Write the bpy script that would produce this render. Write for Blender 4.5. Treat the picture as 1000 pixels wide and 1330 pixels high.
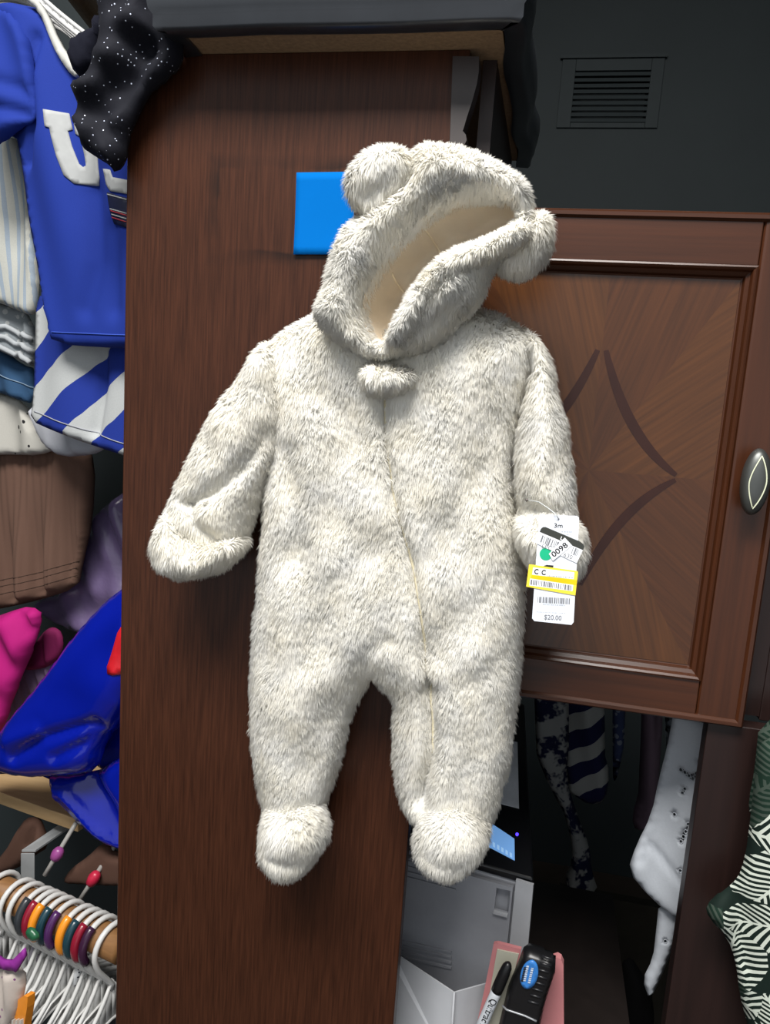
import bpy, bmesh, math, random
import numpy as np
from mathutils import Vector, Matrix
from mathutils.geometry import delaunay_2d_cdt

for o in list(bpy.data.objects):
    bpy.data.objects.remove(o, do_unlink=True)
SC = bpy.context.scene
COL = SC.collection
rng = np.random.default_rng(7)
random.seed(7)

# ------------------------------------------------------------------ camera
# world axes: X right along the cabinet fronts, Y away from the viewer, Z up.  Rows = world axes in camera coordinates.
ROWS = np.array([[0.9768, -0.0979, 0.1907], [0.2035, 0.1434, -0.9688], [0.0675, 0.9850, 0.1600]])
_u, _s, _v = np.linalg.svd(ROWS)
ROWS = _u @ _v
CAM = np.array([0.0, -0.70, 1.35])
cd = bpy.data.cameras.new('camera'); cam = bpy.data.objects.new('camera', cd); COL.objects.link(cam)
cd.sensor_fit = 'HORIZONTAL'; cd.sensor_width = 36.0; cd.lens = 36.0
cd.clip_start = 0.02
m4 = Matrix([list(ROWS[0]) + [CAM[0]], list(ROWS[1]) + [CAM[1]], list(ROWS[2]) + [CAM[2]], [0, 0, 0, 1]])
cam.matrix_world = m4
SC.camera = cam

# ------------------------------------------------------------------ light
SC.view_settings.view_transform = 'Standard'
SC.view_settings.look = 'None'
SC.view_settings.gamma = 1.0
SC.view_settings.use_curve_mapping = False
SC.view_settings.exposure = 0.12
SC.cycles.diffuse_bounces = 8
W = bpy.data.worlds.new('room_ambient'); SC.world = W; W.use_nodes = True
W.node_tree.nodes['Background'].inputs[0].default_value = (0.90, 0.95, 1.0, 1)
W.node_tree.nodes['Background'].inputs[1].default_value = 0.72


def area_light(name, loc, target, sx, sy, power, col):
    ld = bpy.data.lights.new(name, 'AREA'); ld.shape = 'RECTANGLE'; ld.size = sx; ld.size_y = sy
    ld.energy = power; ld.color = col
    lo = bpy.data.objects.new(name, ld); COL.objects.link(lo)
    lo.location = loc
    lo.rotation_euler = (Vector(target) - Vector(loc)).to_track_quat('-Z', 'Y').to_euler()
    return lo


area_light('ceiling_lamp_offscreen', (-0.30, -1.10, 2.78), (-0.30, -1.0999, 0.0), 1.3, 0.6, 92, (1.0, 0.975, 0.94))


# ------------------------------------------------------------------ projection helpers
def ray(px, py):
    return ROWS @ np.array([(px - 500) / 1000.0, (665 - py) / 1000.0, -1.0])


def P(px, py, Y):
    d = ray(px, py); t = (Y - CAM[1]) / d[1]
    return CAM + d * t


def PZ(px, py, Z):
    d = ray(px, py); t = (Z - CAM[2]) / d[2]
    return CAM + d * t


class Plane:
    """vertical plane through a point, turned by yaw (degrees); right side nearer for yaw > 0"""
    def __init__(s, Y, yaw=0.0, px=0, py=665, tilt=0.0):
        s.o = P(px, py, Y)
        a = math.radians(yaw); b = math.radians(tilt)
        s.u = np.array([math.cos(a), -math.sin(a), 0.0])
        n0 = np.array([-math.sin(a), -math.cos(a), 0.0])           # towards the room
        z = np.array([0, 0, 1.0])
        s.v = z * math.cos(b) - n0 * math.sin(b)
        s.n = n0 * math.cos(b) + z * math.sin(b)

    def uv(s, px, py, h=0.0):
        d = ray(px, py); t = np.dot(s.o + s.n * h - CAM, s.n) / np.dot(d, s.n)
        q = CAM + d * t - s.o
        return np.array([np.dot(q, s.u), np.dot(q, s.v)])

    def at(s, uv, h):
        uv = np.atleast_2d(uv); h = np.atleast_1d(h)
        return s.o + uv[:, :1] * s.u + uv[:, 1:2] * s.v + h[:, None] * s.n


# ------------------------------------------------------------------ objects
def mesh_obj(name, verts, faces, mat, parent=None, smooth=False):
    verts = np.asarray(verts, dtype=np.float64)
    if parent is not None:
        verts = verts - np.array(parent['_o'])
        loc = None
    else:
        loc = (verts.min(0) + verts.max(0)) / 2; loc[2] = verts[:, 2].min()
        verts = verts - loc
    me = bpy.data.meshes.new(name)
    me.from_pydata(verts.tolist(), [], [tuple(int(i) for i in f) for f in faces])
    if mat is not None:
        me.materials.append(mat)
    if smooth:
        me.polygons.foreach_set('use_smooth', [True] * len(me.polygons))
    me.update()
    ob = bpy.data.objects.new(name, me); COL.objects.link(ob)
    if parent is not None:
        ob.parent = parent; ob['_o'] = list(parent['_o'])
    else:
        ob.location = loc; ob['_o'] = [float(x) for x in loc]
    return ob


def thing(name, label, cat, loc, group=None):
    o = bpy.data.objects.new(name, None); COL.objects.link(o)
    o.empty_display_size = 0.02
    o.location = loc; o['_o'] = [float(x) for x in loc]
    return tag(o, label, cat, group)


def tag(o, label, cat, group=None):
    o['label'] = label; o['category'] = cat
    if group: o['group'] = group
    return o


def struct(o):
    o['kind'] = 'structure'
    return o


class MB:
    """collects simple solids into one mesh"""
    def __init__(s): s.v = []; s.f = []

    def add(s, v, f):
        b = len(s.v); s.v += [tuple(p) for p in v]; s.f += [tuple(i + b for i in q) for q in f]; return s

    def box(s, a, b):
        (x0, y0, z0), (x1, y1, z1) = a, b
        v = [(x, y, z) for z in (z0, z1) for y in (y0, y1) for x in (x0, x1)]
        return s.add(v, [(0, 2, 3, 1), (4, 5, 7, 6), (0, 1, 5, 4), (2, 6, 7, 3), (0, 4, 6, 2), (1, 3, 7, 5)])

    def hexa(s, p):   # 8 points: 4 of one face in order, 4 of the opposite face in the same order
        return s.add(p, [(3, 2, 1, 0), (4, 5, 6, 7), (0, 1, 5, 4), (1, 2, 6, 5), (2, 3, 7, 6), (3, 0, 4, 7)])

    def prism(s, pts, off):
        n = len(pts); pts = [np.asarray(p, float) for p in pts]; off = np.asarray(off, float)
        v = pts + [p + off for p in pts]
        f = [tuple(range(n))[::-1], tuple(range(n, 2 * n))] + [(i, (i + 1) % n, n + (i + 1) % n, n + i) for i in range(n)]
        return s.add(v, f)

    def tube(s, path, r, seg=10, closed=False, flat=None):
        path = [np.asarray(p, float) for p in path]; n = len(path); base = len(s.v)
        rr = r if hasattr(r, '__len__') else [r] * n
        prev = None
        for i, p in enumerate(path):
            if closed: t = path[(i + 1) % n] - path[i - 1]
            else: t = path[min(i + 1, n - 1)] - path[max(i - 1, 0)]
            t = t / (np.linalg.norm(t) + 1e-12)
            ref = np.array([0, 0, 1.0]) if abs(t[2]) < 0.9 else np.array([1.0, 0, 0])
            a = np.cross(t, ref) if prev is None else prev - t * np.dot(prev, t)
            a /= np.linalg.norm(a); prev = a; b = np.cross(t, a)
            for k in range(seg):
                w = 2 * math.pi * k / seg
                fa = 1.0 if flat is None else flat
                s.v.append(tuple(p + rr[i] * (math.cos(w) * a * fa + math.sin(w) * b)))
        m = n if closed else n - 1
        for i in range(m):
            for k in range(seg):
                j = (i + 1) % n
                s.f.append((base + i * seg + k, base + i * seg + (k + 1) % seg, base + j * seg + (k + 1) % seg, base + j * seg + k))
        if not closed:
            s.f.append(tuple(base + k for k in range(seg))[::-1])
            s.f.append(tuple(base + (n - 1) * seg + k for k in range(seg)))
        return s

    def build(s, name, mat, parent=None, smooth=False, bevel=0.0):
        o = mesh_obj(name, s.v, s.f, mat, parent, smooth)
        bm = bmesh.new(); bm.from_mesh(o.data)
        bmesh.ops.recalc_face_normals(bm, faces=bm.faces)
        bm.to_mesh(o.data); bm.free()
        if bevel > 0:
            b = o.modifiers.new('bevel', 'BEVEL'); b.width = bevel; b.segments = 3; b.limit_method = 'ANGLE'
        return o


# ------------------------------------------------------------------ materials
def mat_base(name, rough=0.6, spec=0.5):
    m = bpy.data.materials.new(name); m.use_nodes = True
    nt = m.node_tree; b = nt.nodes['Principled BSDF']
    b.inputs['Roughness'].default_value = rough
    b.inputs['Specular IOR Level'].default_value = spec
    return m, nt, b


def N(nt, t, **kw):
    n = nt.nodes.new(t)
    for k, v in kw.items(): setattr(n, k, v)
    return n


def srgb(r, g, b):
    f = lambda c: (c / 255 / 12.92) if c / 255 <= 0.04045 else ((c / 255 + 0.055) / 1.055) ** 2.4
    return (f(r), f(g), f(b), 1)


def math_n(nt, op, a, b=None, c=None):
    n = N(nt, 'ShaderNodeMath', operation=op)
    for i, x in enumerate((a, b, c)):
        if x is None: continue
        if isinstance(x, (int, float)): n.inputs[i].default_value = x
        else: nt.links.new(x, n.inputs[i])
    return n.outputs[0]


def mix_col(nt, fac, a, b):
    n = N(nt, 'ShaderNodeMix', data_type='RGBA')
    for s, x in ((n.inputs[0], fac), (n.inputs[6], a), (n.inputs[7], b)):
        if isinstance(x, (int, float)): s.default_value = x
        elif isinstance(x, tuple): s.default_value = x
        else: nt.links.new(x, s)
    return n.outputs[2]


def noise(nt, vec, scale, detail=4, rough=0.6):
    n = N(nt, 'ShaderNodeTexNoise'); n.inputs['Scale'].default_value = scale
    n.inputs['Detail'].default_value = detail; n.inputs['Roughness'].default_value = rough
    if vec is not None: nt.links.new(vec, n.inputs['Vector'])
    return n.outputs['Fac']


def coords(nt, scale=(1, 1, 1), rot=(0, 0, 0)):
    t = N(nt, 'ShaderNodeTexCoord'); mp = N(nt, 'ShaderNodeMapping')
    mp.inputs['Scale'].default_value = scale
    src = t.outputs['Object']
    if any(rot):                      # turn first, then stretch along the turned axes
        m0 = N(nt, 'ShaderNodeMapping'); m0.inputs['Rotation'].default_value = rot
        nt.links.new(src, m0.inputs['Vector']); src = m0.outputs['Vector']
    nt.links.new(src, mp.inputs['Vector'])
    return mp.outputs['Vector']


def ramp(nt, fac, stops):
    r = N(nt, 'ShaderNodeValToRGB'); nt.links.new(fac, r.inputs[0])
    e = r.color_ramp.elements
    e[0].position, e[0].color = stops[0]; e[1].position, e[1].color = stops[-1]
    for p, c in stops[1:-1]:
        x = e.new(p); x.color = c
    return r.outputs[0]


def bump(nt, b, h, strength=0.3, dist=0.002):
    n = N(nt, 'ShaderNodeBump'); n.inputs['Strength'].default_value = strength; n.inputs['Distance'].default_value = dist
    nt.links.new(h, n.inputs['Height']); nt.links.new(n.outputs[0], b.inputs['Normal'])


def plain(name, col, rough=0.5, spec=0.5, var=0.08, metallic=0.0, scale=40):
    m, nt, b = mat_base(name, rough, spec)
    f = noise(nt, coords(nt), scale, 3)
    dark = tuple(c * (1 - var * 2) for c in col[:3]) + (1,)
    lite = tuple(min(1, c * (1 + var)) for c in col[:3]) + (1,)
    nt.links.new(ramp(nt, f, [(0.3, dark), (0.7, lite)]), b.inputs['Base Color'])
    b.inputs['Metallic'].default_value = metallic
    return m


def wood(name, c1, c2, grain=(170, 170, 4), rot=(0, 0, 0), rough=0.38, stain=None, spec=0.4):
    m, nt, b = mat_base(name, rough, spec)
    v = coords(nt, grain, rot)
    f1 = noise(nt, v, 1.0, 5, 0.65)
    f3 = noise(nt, coords(nt, tuple(g * 4 for g in grain), rot), 1.0, 2, 0.6)
    f2 = noise(nt, coords(nt, (6, 6, 2.5)), 1.0, 3)
    c = ramp(nt, f1, [(0.28, c1), (0.74, c2)])
    c = mix_col(nt, math_n(nt, 'MULTIPLY', f3, 0.35), c, tuple(x * 0.45 for x in c1[:3]) + (1,))
    c = mix_col(nt, math_n(nt, 'MULTIPLY', f2, 0.5), c, c1)
    if stain:
        t = N(nt, 'ShaderNodeTexCoord'); s = N(nt, 'ShaderNodeSeparateXYZ'); nt.links.new(t.outputs['Object'], s.inputs[0])
        cx, cz, hx, hz = stain
        n1 = noise(nt, coords(nt, (25, 25, 25)), 1.0, 2)
        wob = math_n(nt, 'MULTIPLY', math_n(nt, 'SUBTRACT', n1, 0.5), 0.012)
        dx = math_n(nt, 'SUBTRACT', math_n(nt, 'ABSOLUTE', math_n(nt, 'SUBTRACT', s.outputs[0], cx)), hx)
        dz = math_n(nt, 'SUBTRACT', math_n(nt, 'ABSOLUTE', math_n(nt, 'SUBTRACT', s.outputs[2], cz)), hz)
        sd = math_n(nt, 'ADD', math_n(nt, 'MAXIMUM', dx, dz), wob)
        # sharp on the inside edge, smeared on the outside
        ins = math_n(nt, 'MULTIPLY', math_n(nt, 'SUBTRACT', 0.0, sd), 400)
        out = math_n(nt, 'MULTIPLY', sd, 75)
        band = math_n(nt, 'SUBTRACT', 1.0, math_n(nt, 'MAXIMUM', ins, out)); 
        bc = N(nt, 'ShaderNodeClamp'); nt.links.new(band, bc.inputs[0])
        n2 = noise(nt, coords(nt, (14, 14, 22)), 1.0, 2)
        n2 = math_n(nt, 'ADD', math_n(nt, 'MULTIPLY', math_n(nt, 'SUBTRACT', n2, 0.40), 3.2), 0.25)
        nc = N(nt, 'ShaderNodeClamp'); nt.links.new(n2, nc.inputs[0])
        c = mix_col(nt, math_n(nt, 'MULTIPLY', math_n(nt, 'MULTIPLY', bc.outputs[0], nc.outputs[0]), 0.9), c, srgb(22, 14, 11))
    nt.links.new(c, b.inputs['Base Color'])
    bump(nt, b, f1, 0.15, 0.0006)
    return m


def fabric(name, col, rough=0.9, weave=900, var=0.1, spec=0.2, sheen=0.0):
    m, nt, b = mat_base(name, rough, spec)
    f = noise(nt, coords(nt, (weave, weave, weave)), 1.0, 2)
    g = noise(nt, coords(nt), 25, 3)
    c = mix_col(nt, math_n(nt, 'MULTIPLY', f, 0.35), col, tuple(x * 0.7 for x in col[:3]) + (1,))
    c = mix_col(nt, math_n(nt, 'MULTIPLY', g, var), c, tuple(x * 0.6 for x in col[:3]) + (1,))
    nt.links.new(c, b.inputs['Base Color'])
    b.inputs['Sheen Weight'].default_value = sheen
    bump(nt, b, f, 0.25, 0.0006)
    return m


def stripes(name, ca, cb, direction, period, duty=0.5, wob=0.004, rough=0.85):
    m, nt, b = mat_base(name, rough, 0.2)
    t = N(nt, 'ShaderNodeTexCoord')
    d = N(nt, 'ShaderNodeVectorMath', operation='DOT_PRODUCT'); nt.links.new(t.outputs['Object'], d.inputs[0])
    d.inputs[1].default_value = direction
    n1 = math_n(nt, 'MULTIPLY', noise(nt, coords(nt), 14, 2), wob * 2)
    x = math_n(nt, 'DIVIDE', math_n(nt, 'ADD', d.outputs['Value'], n1), period)
    fr = math_n(nt, 'FRACT', x)
    s = math_n(nt, 'GREATER_THAN', fr, duty)
    c = mix_col(nt, s, ca, cb)
    f = noise(nt, coords(nt, (900, 900, 900)), 1.0, 2)
    c = mix_col(nt, math_n(nt, 'MULTIPLY', f, 0.25), c, (0.02, 0.02, 0.03, 1))
    nt.links.new(c, b.inputs['Base Color'])
    bump(nt, b, f, 0.2, 0.0006)
    return m


def spots(name, base, spot, scale, thr, rough=0.85, metallic_spots=False, ring=False):
    m, nt, b = mat_base(name, rough, 0.3)
    v = N(nt, 'ShaderNodeTexVoronoi'); v.inputs['Scale'].default_value = scale; v.inputs['Randomness'].default_value = 0.75
    nt.links.new(coords(nt), v.inputs['Vector'])
    d = math_n(nt, 'LESS_THAN', v.outputs['Distance'], thr)
    if ring:
        d = math_n(nt, 'MULTIPLY', d, math_n(nt, 'GREATER_THAN', v.outputs['Distance'], thr * 0.35))
    c = mix_col(nt, d, base, spot)
    nt.links.new(c, b.inputs['Base Color'])
    if metallic_spots:
        nt.links.new(math_n(nt, 'SUBTRACT', rough, math_n(nt, 'MULTIPLY', d, rough - 0.2)), b.inputs['Roughness'])
    f = noise(nt, coords(nt, (700, 700, 700)), 1.0, 2); bump(nt, b, f, 0.25, 0.0006)
    return m


def palm(name):
    m, nt, b = mat_base(name, 0.8, 0.2)
    co = coords(nt, (1, 0, 1))
    nz = N(nt, 'ShaderNodeTexNoise'); nz.inputs['Scale'].default_value = 9; nt.links.new(co, nz.inputs['Vector'])
    v0 = N(nt, 'ShaderNodeVectorMath', operation='SCALE'); nt.links.new(nz.outputs['Color'], v0.inputs[0]); v0.inputs['Scale'].default_value = 0.03
    v1 = N(nt, 'ShaderNodeVectorMath', operation='ADD'); nt.links.new(co, v1.inputs[0]); nt.links.new(v0.outputs[0], v1.inputs[1])
    v = N(nt, 'ShaderNodeTexVoronoi'); v.inputs['Scale'].default_value = 21; nt.links.new(v1.outputs[0], v.inputs['Vector'])
    sc = N(nt, 'ShaderNodeVectorMath', operation='SUBTRACT'); nt.links.new(v1.outputs[0], sc.inputs[0]); nt.links.new(v.outputs['Position'], sc.inputs[1])
    cs = N(nt, 'ShaderNodeSeparateColor'); nt.links.new(v.outputs['Color'], cs.inputs[0])
    rt = N(nt, 'ShaderNodeVectorRotate', rotation_type='Y_AXIS'); nt.links.new(sc.outputs[0], rt.inputs['Vector'])
    nt.links.new(math_n(nt, 'MULTIPLY', cs.outputs[0], 6.28), rt.inputs['Angle'])
    sp = N(nt, 'ShaderNodeSeparateXYZ'); nt.links.new(rt.outputs[0], sp.inputs[0])
    ax = math_n(nt, 'ABSOLUTE', sp.outputs[0])
    ph = math_n(nt, 'MULTIPLY', math_n(nt, 'ADD', math_n(nt, 'MULTIPLY', ax, 0.9), sp.outputs[2]), 950)
    st = math_n(nt, 'GREATER_THAN', math_n(nt, 'SINE', ph), 0.1)
    rib = math_n(nt, 'LESS_THAN', ax, 0.0012)
    leaf = math_n(nt, 'MAXIMUM', st, rib)
    inside = math_n(nt, 'LESS_THAN', math_n(nt, 'ADD', ax, math_n(nt, 'MULTIPLY', math_n(nt, 'ABSOLUTE', sp.outputs[2]), 0.25)), 0.027)
    leaf = math_n(nt, 'MULTIPLY', leaf, inside)
    c = mix_col(nt, leaf, srgb(18, 32, 27), srgb(200, 207, 195))
    dk = math_n(nt, 'GREATER_THAN', cs.outputs[1], 0.80)
    c = mix_col(nt, math_n(nt, 'MULTIPLY', dk, 0.93), c, srgb(22, 44, 34))
    nt.links.new(c, b.inputs['Base Color'])
    return m


def emis(name, col, s):
    m, nt, b = mat_base(name, 0.3)
    b.inputs['Base Color'].default_value = col
    b.inputs['Emission Color'].default_value = col; b.inputs['Emission Strength'].default_value = s
    return m


MATS = {}


def fur_material():
    m, nt, b = mat_base('cream_fleece', 0.95, 0.12)
    g = noise(nt, coords(nt), 28, 3)
    c = ramp(nt, g, [(0.32, (0.972, 0.945, 0.865, 1)), (0.68, (0.988, 0.977, 0.940, 1))])
    nt.links.new(c, b.inputs['Base Color'])
    tr = N(nt, 'ShaderNodeBsdfTranslucent'); nt.links.new(c, tr.inputs['Color'])
    mx = N(nt, 'ShaderNodeMixShader'); mx.inputs[0].default_value = 0.40
    nt.links.new(b.outputs[0], mx.inputs[1]); nt.links.new(tr.outputs[0], mx.inputs[2])
    nt.links.new(mx.outputs[0], nt.nodes['Material Output'].inputs['Surface'])
    return m


# ------------------------------------------------------------------ soft shapes from an outline
def chaikin(p, it=2):
    p = np.asarray(p, float)
    for _ in range(it):
        q = np.roll(p, -1, 0)
        p = np.stack([0.75 * p + 0.25 * q, 0.25 * p + 0.75 * q], 1).reshape(-1, 2)
    return p


def resample(p, h):
    out = []
    for a, b in zip(p, np.roll(p, -1, 0)):
        L = np.linalg.norm(b - a); n = max(1, int(round(L / h)))
        for i in range(n): out.append(a + (b - a) * i / n)
    out = np.array(out)
    keep = [0]
    for i in range(1, len(out)):
        if np.linalg.norm(out[i] - out[keep[-1]]) > h * 0.45: keep.append(i)
    return out[keep]


def inset(p, d):
    a = np.roll(p, 1, 0); b = np.roll(p, -1, 0); t = b - a; t /= np.linalg.norm(t, axis=1)[:, None] + 1e-12
    nrm = np.stack([-t[:, 1], t[:, 0]], 1)
    area = 0.5 * np.sum(p[:, 0] * np.roll(p[:, 1], -1) - np.roll(p[:, 0], -1) * p[:, 1])
    return p + nrm * (d if area > 0 else -d)


def seg_dist(q, a, b):
    """distance of points q to the segments a-b (min over segments)"""
    best = np.full(len(q), 1e9)
    for s in range(0, len(a), 64):
        A = a[s:s + 64][None]; B = b[s:s + 64][None]; Q = q[:, None]
        ab = B - A; t = np.clip(np.sum((Q - A) * ab, -1) / (np.sum(ab * ab, -1) + 1e-15), 0, 1)
        d = np.linalg.norm(Q - (A + ab * t[..., None]), axis=-1).min(1)
        best = np.minimum(best, d)
    return best


def inside(q, poly):
    x, y = q[:, 0], q[:, 1]; c = np.zeros(len(q), bool)
    for (x0, y0), (x1, y1) in zip(poly, np.roll(poly, -1, 0)):
        m = ((y0 > y) != (y1 > y))
        xx = (x1 - x0) * (y - y0) / ((y1 - y0) if y1 != y0 else 1e-12) + x0
        c ^= m & (x < xx)
    return c


def wav(q, seed, scale, n=7):
    r = np.random.default_rng(seed); out = np.zeros(len(q))
    for _ in range(n):
        k = r.normal(size=2); k = k / np.linalg.norm(k) * (2 * math.pi / scale) * r.uniform(0.6, 1.6)
        out += np.sin(q @ k + r.uniform(0, 6.28))
    return out / math.sqrt(n)


class Blob:
    """soft solid with a traced outline: its front swells by T, its back by Tb"""
    def __init__(s, plane, outline, T, R, Tb=None, h=0.005, smooth=2, ins=0.0, holes=(), creases=(), folds=None,
                 lump=0.0, lump_scale=0.05, seed=1, expo=0.5, cuts=()):
        s.pl = plane; s.T = T; s.R = R; s.Tb = T * 0.4 if Tb is None else Tb
        p = np.array([plane.uv(*c) for c in outline]); p = chaikin(p, smooth) if smooth else p
        p = resample(p, h)
        if ins: p = inset(p, ins)
        s.poly = p; s.holes = []
        for hh in holes:
            q = np.array([plane.uv(*c) for c in hh]); q = resample(chaikin(q, 2), h)
            if ins: q = inset(q, -ins)
            s.holes.append(q)
        s.cuts = []                           # small cut-outs that leave the swell as it is
        for hh in cuts:
            q = np.array([plane.uv(*c, T * 0.9) for c in hh])
            if inside(q, p).all() and seg_dist(q, p, np.roll(p, -1, 0)).min() > 0.003: s.cuts.append(q)
        s.holes += s.cuts; s.ncut = len(s.cuts)
        s.creases = []
        for c in creases:                     # (points, width, depth)
            q = np.array([plane.uv(*k, T * 0.9) for k in c[0]]); s.creases.append((q[:-1], q[1:], c[1], c[2]))
        s.folds = folds; s.lump = lump; s.ls = lump_scale; s.seed = seed; s.expo = expo
        lo, hi = p.min(0), p.max(0)
        gx = np.arange(lo[0], hi[0], h); gy = np.arange(lo[1], hi[1], h * 0.87)
        g = np.array([(x + (h / 2 if j % 2 else 0), y) for j, y in enumerate(gy) for x in gx])
        g = g[inside(g, p)] if len(g) else np.zeros((0, 2))
        for q in s.holes:
            if len(g): g = g[~inside(g, q)]
        if len(g): g = g[s.edge(g) > h * 0.55]
        pts = [p] + s.holes + [g]
        edges = []; b = 0
        for q in [p] + s.holes:
            n = len(q); edges += [(b + i, b + (i + 1) % n) for i in range(n)]; b += n
        nb = b
        V = np.concatenate(pts)
        ov, oe, of, iv, _, _ = delaunay_2d_cdt([Vector(x) for x in V], edges, [], 2 if s.holes else 1, 1e-7)
        uv = np.array([(x[0], x[1]) for x in ov])
        tri = np.array([f for f in of if len(f) == 3])
        cen = uv[tri].mean(1)
        keep = inside(cen, p)
        for q in s.holes: keep &= ~inside(cen, q)
        tri = tri[keep]
        a = uv[tri]; ar = (a[:, 1, 0] - a[:, 0, 0]) * (a[:, 2, 1] - a[:, 0, 1]) - (a[:, 2, 0] - a[:, 0, 0]) * (a[:, 1, 1] - a[:, 0, 1])
        tri[ar < 0] = tri[ar < 0][:, ::-1]
        ed = s.edge(uv); bnd = ed < 1e-5
        s.uvs = uv; s.tri = tri
        front = plane.at(uv, s.height(uv))
        back = plane.at(uv, np.where(bnd, 0.0, -s.Tb * s.prof(s.edge(uv, False))))
        m = len(uv); idx = np.where(bnd, np.arange(m), np.arange(m) + m)
        s.v = np.concatenate([front, back]); s.front_n = len(tri)
        s.f = np.concatenate([tri, idx[tri][:, ::-1]])
        used = np.unique(s.f); rm = np.full(len(s.v), -1); rm[used] = np.arange(len(used))
        s.v = s.v[used]; s.f = rm[s.f]

    def edge(s, q, cut=True):
        d = seg_dist(q, s.poly, np.roll(s.poly, -1, 0))
        for hq in (s.holes if cut or not s.ncut else s.holes[:-s.ncut]): d = np.minimum(d, seg_dist(q, hq, np.roll(hq, -1, 0)))
        return d

    def prof(s, d):
        t = np.clip(d / s.R, 0, 1)
        return (1 - (1 - t) ** 2) ** s.expo

    def height(s, q):
        d = s.edge(q, False); pr = s.prof(d); h = s.T * pr
        soft = np.clip(d / (s.R * 0.5), 0, 1)
        for a, b, w, dep in s.creases:
            h -= dep * np.exp(-(seg_dist(q, a, b) / w) ** 2) * soft
        if s.lump: h += s.lump * wav(q, s.seed, s.ls) * soft
        if s.folds is not None: h += s.folds(q) * soft
        return h

    def px_uv(s, pts): return np.array([s.pl.uv(*p, s.T * 0.9) for p in pts])

    def decal(s, name, outline, mat, parent, off=0.0008, thick=0.0008, smooth=0, h=0.006):
        """thin piece that lies on the front of this shape"""
        D = Blob(s.pl, outline, 0.0, 0.01, 0.0, h=h, smooth=smooth)
        n = len(D.uvs)
        # slide the piece to where its outline meets the swollen front
        o0 = s.pl.o; mid_ = D.uvs.mean(0); h_ = float(s.height(D.uvs).mean())
        sh = np.array([s.pl.uv(*c, h_) for c in outline]).mean(0) - np.array([s.pl.uv(*c) for c in outline]).mean(0)
        D.uvs = D.uvs + sh
        hh = s.height(D.uvs)
        v = np.concatenate([s.pl.at(D.uvs, hh + off + thick), s.pl.at(D.uvs, hh + off - 0.002)])
        be = {}
        for t in D.tri:
            for i in range(3):
                e = (t[i], t[(i + 1) % 3]); be[e] = 1
        side = [(b, a, a + n, b + n) for (a, b) in be if (b, a) not in be]
        f = [tuple(t) for t in D.tri] + [tuple(t[::-1] + n) for t in D.tri] + side
        return mesh_obj(name, v, f, mat, parent, True)

    def strip(s, name, pts, width, mat, parent, off=0.001, h=0.004, round_=True):
        """seam or tape that follows the front of this shape"""
        q = s.px_uv(pts); path = [q[0]]
        for a, b in zip(q[:-1], q[1:]):
            k = max(1, int(np.linalg.norm(b - a) / h))
            for i in range(1, k + 1): path.append(a + (b - a) * i / k)
        path = np.array(path)
        pos = s.pl.at(path, s.height(path) + off)
        return MB().tube(pos, width / 2, 6).build(name, mat, parent, True)

    def mesh(s, name, mat, parent=None):
        return mesh_obj(name, s.v, s.f, mat, parent, True)


def vnormals(v, f):
    n = np.zeros_like(v); fn = np.cross(v[f[:, 1]] - v[f[:, 0]], v[f[:, 2]] - v[f[:, 0]])
    for i in range(3): np.add.at(n, f[:, i], fn)
    return n / (np.linalg.norm(n, axis=1)[:, None] + 1e-12)


def vec_field(p, seed, scale):
    r = np.random.default_rng(seed); out = np.zeros_like(p)
    for c in range(3):
        for _ in range(6):
            k = r.normal(size=3); k = k / np.linalg.norm(k) * (2 * math.pi / scale) * r.uniform(0.5, 1.7)
            out[:, c] += np.sin(p @ k + r.uniform(0, 6.28))
    return out / 2.4


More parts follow.
